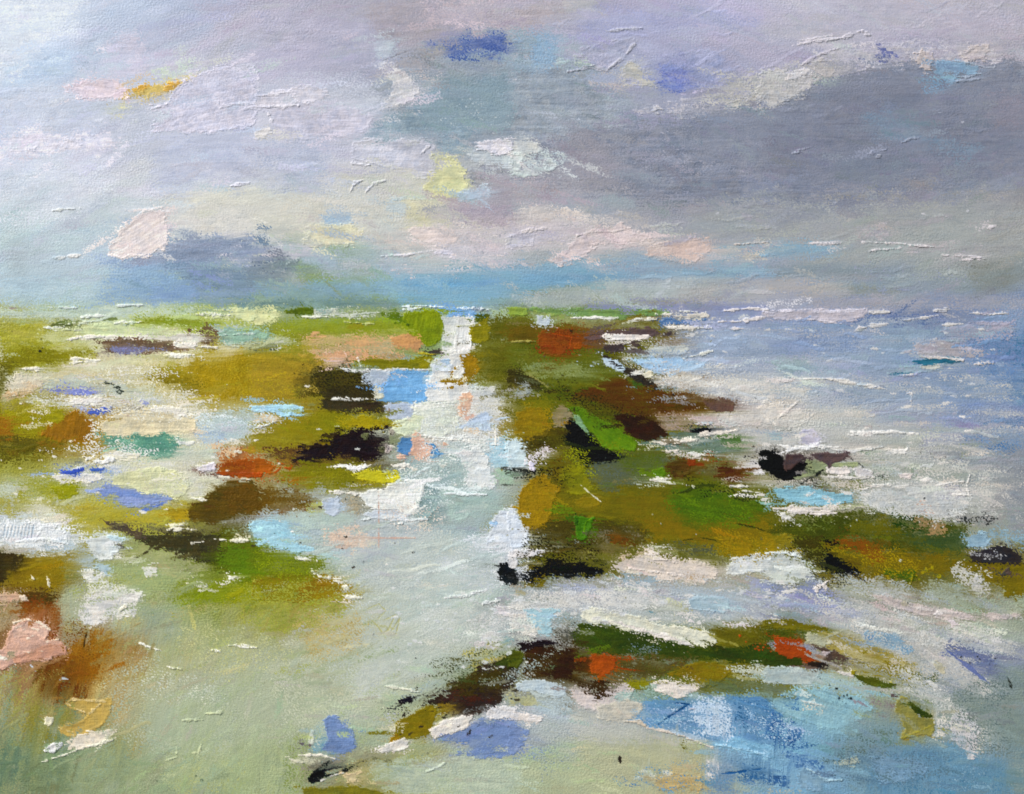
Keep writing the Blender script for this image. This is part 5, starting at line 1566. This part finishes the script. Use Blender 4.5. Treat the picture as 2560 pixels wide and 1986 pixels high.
restate()
T(1280, 1486)        # drips down the pool
R('B8CCE0', '120,91 145,90 150,116 128,112', ld=.35, an=88, fe=24)
R('C0D2E4', '150,91 184,91 188,124 158,121', ld=.72, an=88, fe=30)
R('46709E', '186,90 214,90 214,118 192,114', ld=.5, an=88, fe=24)
R('A9C6DE', '196,92 217,95 217,124 198,122', ld=.45, an=88, fe=24)
R('8CB8D4', '168,124 217,130 217,140 180,132', ld=.7, fe=14, an=-8)
G('2E5488', '124,110 137,101 150,93', w=5)
T(1920, 1486)
R('B4CCDC', '0,96 20,104 28,120 20,128 0,118', ld=.4, an=86)
R('5A86A8', '100,150 200,146 200,172 104,172', ld=.4, an=88)
R('8EAEC0', '120,140 196,146 196,172 130,172', ld=.3, an=88)
R('5E7470', '60,120 110,112 104,140 64,144', ld=.4)
T(1920, 1000)        # the angular dark rock in the surf
K('070708', '-8,42 10,44 14,51 28,52 34,54 30,61 24,65 14,68 6,66 -8,56', fe=4, rag=2.5, brk=0, fringe=.3)
K('4A3A3A', '14,46 28,46 31,50 25,53 20,58 14,60', fe=3, rag=2, an=85, brk=0, fringe=0)
K('544648', '36,46 50,45 69,46 62,51 55,53 52,58 47,52 40,49', fe=4, rag=2, brk=.1, fringe=.2)
R('4E4A48', '128,44 150,46 168,52 150,50', ld=.4)
T(0, 0, 10)          # accents: deep shadows of umber, lights of gold and sap green
R('2A2816', '130,132 142,134 152,139 140,144 130,141', ld=.42)
R('33301A', '138,94 150,98 158,104 150,107 140,101', ld=.4)
R('1E2018', '131,117 140,116 146,121 136,123', ld=.35)
R('26301A', '168,118 186,121 196,127 184,126 172,123', ld=.35, an=-12)
R('BE9C1E', '132,121 137,119 139,128 133,132', ld=.55)
R('B89A1E', '176,132 190,133 195,139 184,141', ld=.5)
R('B4981C', '130,102 137,101 138,108 132,109', ld=.5)
R('A8B030', '140,112 146,111 150,119 144,121', ld=.5)
R('74961E', '168,125 186,124 190,131 174,132', ld=.4, an=-6)
R('8AA22E', '146,106 154,110 158,114 150,113', ld=.45, an=-35)
R('B8A034', '206,136 224,138 236,143 220,145', ld=.45, an=-6)
R('1C2016', '196,136 206,142 214,147 204,146', ld=.4, an=-28)
R('C4AE3C', '56,91 70,92 76,98 60,100', ld=.4, an=20)
R('2A261A', '76,90 92,92 95,100 80,99', ld=.42)
R('B4A428', '84,103 96,103 96,107 84,107', ld=.5)
R('1A1418', '88,107 97,106 98,114 86,115', ld=.4)
R('96A82A', '62,136 74,139 80,144 66,146', ld=.4, an=-14)
R('8A5A1C', '15,152 25,158 26,168 16,172', ld=.35, an=70)
R('6E7E7A', '236,172 254,168 254,190 240,188', ld=.45)
R('5E7A8C', '206,188 236,186 240,197 210,197', ld=.4, an=86)
R('4A5030', '106,166 122,160 128,164 112,174', ld=.35, an=30)
R('6A9AC0', '150,195 170,190 190,196 170,199', ld=.3)
R('9AA0B8', '206,64 236,66 250,72 220,72', ld=.25)
R('A4AA50', '56,146 76,146 88,150 84,158 64,160', ld=.5, an=8)
R('BEC08A', '44,156 66,158 76,164 58,170 46,166', ld=.42, an=22)
R('BCA870', '72,152 92,154 90,164 76,166', ld=.4, an=30)
R('D2D6C4', '30,166 52,168 56,176 36,176', ld=.3, an=18)
R('DCDACC', '22,100 46,97 58,100 44,104 26,105', ld=.55, th=.3)
R('E0E0DC', '8,112 30,110 42,113 26,116', ld=.5, th=.3)
R('DAD8C4', '34,118 52,117 56,122 40,124', ld=.45, th=.3)
R('CFDCE0', '46,104 66,102 72,106 54,109', ld=.5, th=.25)
R('E2E0D4', '16,94 36,91 50,93 34,97', ld=.5, th=.3)
R('DDE2E0', '104,104 118,100 124,110 114,120 104,116', ld=.4, an=30, th=.35)
R('E0D2C6', '94,126 108,124 112,132 98,134', ld=.35, an=18, th=.25)
R('D6E2E4', '96,118 112,114 118,124 104,128', ld=.35, an=24, th=.3)
R('6E8CB4', '238,84 258,82 258,98 246,96', ld=.45)
# raised knife tracks
chatter(34, (1300, 10, 2550, 330), 12, th=.4, tint=1.01)
chatter(22, (20, 150, 1250, 700), 12, th=.35, tint=1.0)
chatter(24, (1500, 500, 2550, 770), 4, th=.45, tint=1.01)
chatter(50, (1650, 790, 2550, 1250), 0, th=.45, tint=1.04)
chatter(40, (0, 790, 1250, 1300), 2, th=.4, tint=1.03)
chatter(30, (950, 950, 1350, 1500), 12, th=.4, tint=1.02)
chatter(40, (1200, 1430, 2500, 1980), -14, th=.4, tint=1.03)
chatter(30, (1230, 800, 2000, 1450), -6, th=.35, tint=1.1)
chatter(22, (0, 1300, 1000, 1950), 20, th=.35, tint=1.03)

# loose touches of the knife and brush that nobody could count
flecks(40, (1900, 1010, 2450, 1260), ['D6D2CC', 'C8C8C4', 'DEDAD4'], 1.6, 5, asp=3.5)
flecks(40, (1650, 800, 2500, 1010), ['C9CCD0', 'BFC6CE', 'D2CFCC'], 1.4, 4, asp=3)
flecks(22, (380, 940, 1250, 1180), ['EDEAE0', 'E4E0D2', 'D8DCD4'], 1.4, 4.5, asp=2.5)
flecks(60, (1280, 1450, 2000, 1560), ['D8D6D2', 'C9CDD0'], 1.6, 5, asp=3)
flecks(60, (980, 1450, 1320, 1680), ['D8DAD8', 'CCD2D2'], 1.4, 4.5, asp=2)
flecks(45, (1000, 1700, 1300, 1840), ['2A2622', '3A342A'], 1.2, 4.5, an=30, asp=2)
flecks(20, (600, 1230, 1000, 1420), ['ECEAE2', '3A342A', 'DADCD6'], 1.1, 3, asp=2)
flecks(40, (1250, 800, 1950, 1500), ['1E1C18', '5A5A40', '8A8040'], 1.0, 2.6, asp=1.6)
flecks(30, (40, 30, 2520, 760), ['D6D4DC', 'C9CAD4', 'B4B8C4'], 1.0, 2.6, an=15, asp=1.8, op=.8)
flecks(24, (0, 990, 620, 1300), ['F0ECE2', 'E4E2DA'], 1.2, 4, asp=2.6)

# wet into wet: short marks that drag neighbouring colours across the edges
scumble(1700, (0, 780, CW, CH), 12, 40, 2.5, 7, 18, 6, .03, rag=3, ld=.75, dry=.9, op=.9, th=.12, var=.06)
scumble(1100, (0, 0, CW, 780), 16, 60, 4, 12, 26, 14, .02, rag=4, ld=.7, dry=.95, op=.9, th=.12, var=.04)

# ============================================================ from paint to objects
TITLES = [   # name, label, region in canvas units (first match wins, the last takes the rest)
    ('painted_sky', 'cloudy lavender, grey and pale blue sky painted above the horizon', '-50,-50 2620,-50 2620,778 -50,778'),
    ('painted_sea', 'grey blue sea with white surf strokes under the dark cloud', '1640,760 2620,760 2620,1300 2250,1265 1900,1180 1750,1060 1620,880'),
    ('painted_islet', 'dark green and gold islet between surf and lavender water', '1920,1240 2620,1300 2620,1500 2130,1470 1920,1400'),
    ('painted_headland', 'green, rust and ochre bank along the tidal channel', '1175,770 1660,770 1760,1060 1960,1200 1960,1395 1700,1420 1290,1475 1240,1400 1300,1200 1170,950'),
    ('painted_pool', 'bright blue pool beneath the near bank', '1570,1745 1960,1740 2230,1790 2540,1830 2620,2040 1740,2040 1700,1850'),
    ('painted_bank', 'near bank of brown, dark green and orange paint', '960,1880 990,1760 1180,1600 1400,1550 1920,1540 2130,1570 2360,1700 2360,1850 2200,1780 1950,1730 1500,1730 1260,1790 1000,1880'),
    ('painted_marsh', 'olive, gold and white marsh in broken bands', '-50,770 1180,770 1000,960 980,1150 880,1240 760,1290 920,1490 640,1500 -50,1480'),
    ('painted_flat', 'pale green mud flat with a pink impasto shell of paint', '-50,1480 640,1480 900,1480 860,1640 800,1800 760,2040 -50,2040'),
    ('painted_channel', 'pale grey channel running to the horizon', '-50,-50 2620,-50 2620,2040 -50,2040'),
]
zone = np.full((NY, NX), len(TITLES) - 1, np.int8)
polys = [np.array([[float(v) for v in q.split(',')] for q in t[2].split()], np.float32) for t in TITLES]
wob = (look(EDGE, X / 2, Y / 2) - .5) * 16
for zi in range(len(TITLES) - 2, -1, -1):
    zone[inside_distance(X + wob, Y + wob, polys[zi]) > 0] = zi

def zone_at(x, y):
    j = int(np.clip((x + PAD) / S, 0, NX - 1)); i = int(np.clip((y + PAD) / S, 0, NY - 1))
    return int(zone[i, j])

# pigment reflectance: display colour to linear, without the daylight tint; its brighter left side stays in
lin = np.where(COL <= .04045, COL / 12.92, ((np.clip(COL, 0, 1) + .055) / 1.055) ** 2.4)
lin = np.clip((lin - SHEEN) / DAYLIGHT, .002, .9).astype(np.float32)

# the paint film softens where it was laid wet: one light smoothing of the relief
k = HGT + TOOTH * (.32 + .22 * look(BLOB, X / 2 + 90, Y / 2 + 510)) * (1 - .65 * SMO)
HGT = (6 * k + np.roll(k, 1, 0) + np.roll(k, -1, 0) + np.roll(k, 1, 1) + np.roll(k, -1, 1)) / 10

verts = np.stack([(X - CW / 2) * MM, -HGT * .001 * RELIEF - .0004, (CH / 2 - Y) * MM], -1).reshape(-1, 3).astype(np.float32)
pig = np.concatenate([lin.reshape(-1, 3), np.ones((NX * NY, 1), np.float32)], 1)
ii, jj = np.meshgrid(np.arange(NY - 1), np.arange(NX - 1), indexing='ij')
v00 = (ii * NX + jj).ravel()
quads = np.stack([v00, v00 + NX, v00 + NX + 1, v00 + 1], 1).astype(np.int32)

cell_own = OWN[:-1, :-1].ravel()
cell_zone = zone[:-1, :-1].ravel().astype(np.int32)
area = np.bincount(cell_own, minlength=len(strokes))
keep = area >= 90 * 4 / (S * S)              # strokes too small to pick out stay with their passage
keep[0] = False
NZ = len(TITLES)
key = np.where(keep[cell_own], NZ + cell_own, cell_zone)
# a stroke that later paint cut into separate large pieces becomes one object for each piece
k2 = key.reshape(NY - 1, NX - 1)
brk_ = np.ones(k2.shape, bool)
brk_[:, 1:] = k2[:, 1:] != k2[:, :-1]
run = np.cumsum(brk_.ravel()).reshape(k2.shape) - 1          # runs of one key along each row
nrun = int(run[-1, -1]) + 1
same = k2[1:] == k2[:-1]
pairs = np.unique(np.stack([run[1:][same], run[:-1][same]], 1), axis=0)
root = np.arange(nrun)
for _ in range(200):                                         # join touching runs, hook and jump
    ra, rb = root[pairs[:, 0]], root[pairs[:, 1]]
    if (ra == rb).all():
        break
    np.minimum.at(root, np.maximum(ra, rb), np.minimum(ra, rb))
    for _ in range(12):
        nxt = root[root]
        if (nxt == root).all():
            break
        root = nxt
comp = root[run].ravel()
origin = {}
csize = np.bincount(comp, minlength=nrun)
big = np.flatnonzero(csize >= 200)
ckey = np.zeros(nrun, np.int64)
ckey[comp] = key
extra = NZ + len(strokes)
newkey = key.copy()
remap = np.full(nrun, -1, np.int64)
for sk_ in np.unique(ckey[big]):
    if sk_ < NZ:
        continue
    cs = big[ckey[big] == sk_]
    if len(cs) < 2:
        continue
    cs = cs[np.argsort(-csize[cs])]
    for c_ in cs[1:]:
        if csize[c_] > .02 * area[sk_ - NZ]:
            remap[c_] = extra
            origin[extra] = int(sk_ - NZ)
            extra += 1
moved = remap[comp]
main = np.zeros(len(strokes) + NZ, np.int64)
np.maximum.at(main, ckey[big], csize[big])
solo = np.zeros(len(strokes) + NZ, bool)
solo[NZ:] = main[NZ:] >= 200
crumb = solo[key] & (csize[comp] < main[key]) & (moved < 0)
key = np.where(moved >= 0, moved, np.where(crumb, cell_zone, key))
srt = np.argsort(key, kind='stable')
skey = key[srt]
starts = np.flatnonzero(np.r_[True, skey[1:] != skey[:-1]])
ends = np.r_[starts[1:], len(skey)]

# ------------------------------------------------------------ materials
def nodes_of(name):
    m = bpy.data.materials.new(name)
    m.use_nodes = True
    nt = m.node_tree
    return m, nt, nt.nodes['Principled BSDF']

def oil_paint(name, rough, spec, bump):
    m, nt, p = nodes_of(name)
    at = nt.nodes.new('ShaderNodeAttribute'); at.attribute_name = 'pigment'
    tc = nt.nodes.new('ShaderNodeTexCoord')
    nz = nt.nodes.new('ShaderNodeTexNoise'); nz.inputs['Scale'].default_value = 900; nz.inputs['Detail'].default_value = 3
    nt.links.new(tc.outputs['Object'], nz.inputs['Vector'])
    mr = nt.nodes.new('ShaderNodeMapRange')
    mr.inputs['To Min'].default_value = rough - .12; mr.inputs['To Max'].default_value = rough + .12
    nt.links.new(nz.outputs['Fac'], mr.inputs['Value'])
    bp = nt.nodes.new('ShaderNodeBump'); bp.inputs['Strength'].default_value = bump; bp.inputs['Distance'].default_value = .0004
    nt.links.new(nz.outputs['Fac'], bp.inputs['Height'])
    nt.links.new(at.outputs['Color'], p.inputs['Base Color'])
    nt.links.new(mr.outputs['Result'], p.inputs['Roughness'])
    nt.links.new(bp.outputs['Normal'], p.inputs['Normal'])
    p.inputs['Specular IOR Level'].default_value = spec
    return m
thin_paint = oil_paint('thin_oil_paint', .55, .12, .35)
thick_paint = oil_paint('thick_oil_paint', .42, .16, .2)

def plain(name, col, scale, amount, rough=.85):
    m, nt, p = nodes_of(name)
    tc = nt.nodes.new('ShaderNodeTexCoord')
    nz = nt.nodes.new('ShaderNodeTexNoise'); nz.inputs['Scale'].default_value = scale; nz.inputs['Detail'].default_value = 6
    nt.links.new(tc.outputs['Object'], nz.inputs['Vector'])
    rp = nt.nodes.new('ShaderNodeValToRGB')
    rp.color_ramp.elements[0].color = (*[c * (1 - amount) for c in col], 1)
    rp.color_ramp.elements[1].color = (*[min(1, c * (1 + amount)) for c in col], 1)
    nt.links.new(nz.outputs['Fac'], rp.inputs['Fac'])
    nt.links.new(rp.outputs['Color'], p.inputs['Base Color'])
    bp = nt.nodes.new('ShaderNodeBump'); bp.inputs['Strength'].default_value = .3; bp.inputs['Distance'].default_value = .002
    nt.links.new(nz.outputs['Fac'], bp.inputs['Height'])
    nt.links.new(bp.outputs['Normal'], p.inputs['Normal'])
    p.inputs['Roughness'].default_value = rough
    return m
linen = plain('primed_linen', (.62, .60, .55), 700, .12)
pine = plain('pine_wood', (.45, .31, .17), 30, .25, .6)
plaster = plain('wall_plaster', (.60, .59, .56), 25, .06)
paving = plain('ground_stone', (.22, .21, .19), 8, .2)

col_main = scene.collection
def link(name, me, parent=None):
    o = bpy.data.objects.new(name, me)
    col_main.objects.link(o)
    o.parent = parent
    return o

painting = link('painting', None)
painting.location = (0, 0, ZC)
painting['label'] = 'abstract oil painting on canvas of marsh, tidal channel, sea and cloudy sky'
painting['category'] = 'painting'

def film(name, cells, parent, mat, label=None):
    q = quads[cells]
    used, inv = np.unique(q, return_inverse=True)
    me = bpy.data.meshes.new(name)
    nf = len(q)
    me.vertices.add(len(used)); me.loops.add(nf * 4); me.polygons.add(nf)
    me.vertices.foreach_set('co', verts[used].ravel())
    me.loops.foreach_set('vertex_index', inv.ravel().astype(np.int32))
    me.polygons.foreach_set('loop_start', np.arange(0, nf * 4, 4, dtype=np.int32))
    a = me.attributes.new('pigment', 'FLOAT_COLOR', 'POINT')
    a.data.foreach_set('color', pig[used].ravel())
    me.update(calc_edges=True)
    me.polygons.foreach_set('use_smooth', np.zeros(nf, bool))
    me.materials.append(mat)
    o = link(name, me, parent)
    if label:
        o['label'] = label
    return o

passages = {}
groups = {int(skey[s]): srt[s:e] for s, e in zip(starts, ends)}
for zi, (nm, lab, _) in enumerate(TITLES):
    passages[zi] = film(nm, groups[zi], painting, thin_paint, lab)
for kk, cells in groups.items():
    if kk >= NZ:
        nm, cx, cy = strokes[origin.get(kk, kk - NZ)]
        film(nm, cells, passages[zone_at(cx, cy)], thin_paint if nm in ('brush_stroke', 'dry_brush_stroke') else thick_paint)

# ------------------------------------------------------------ the canvas and what it hangs on
def box(name, x0, x1, y0, y1, z0, z1, mat, parent=None, bevel=0.0):
    import bmesh
    bm = bmesh.new()
    bmesh.ops.create_cube(bm, size=1)
    for v in bm.verts:
        v.co = ((x0 + x1) / 2 + v.co.x * (x1 - x0), (y0 + y1) / 2 + v.co.y * (y1 - y0), (z0 + z1) / 2 + v.co.z * (z1 - z0))
    if bevel:
        bmesh.ops.bevel(bm, geom=bm.edges[:], offset=bevel, segments=2, affect='EDGES')
    me = bpy.data.meshes.new(name)
    bm.to_mesh(me); bm.free()
    me.materials.append(mat)
    return link(name, me, parent)

hw, hh = (CW / 2 + PAD) * MM, (CH / 2 + PAD) * MM
box('stretched_canvas', -hw, hw, -.0003, .004, -hh, hh, linen, painting)
for a, b in ((-1, 1), (1, 1)):
    x = a * (hw - .028)
    box('stretcher_bar', x - .026, x + .026, .0045, .032, -hh + .002, hh - .002, pine, painting, .002)
    z = a * (hh - .028)
    box('stretcher_bar', -hw + .056, hw - .056, .0045, .032, z - .026, z + .026, pine, painting, .002)
wall = box('wall', -4, 4, .036, .25, 0, 3.4, plaster)
wall['kind'] = 'structure'
gnd = box('ground', -60, 60, -60, .036, -.2, 0, paving)
gnd['kind'] = 'structure'
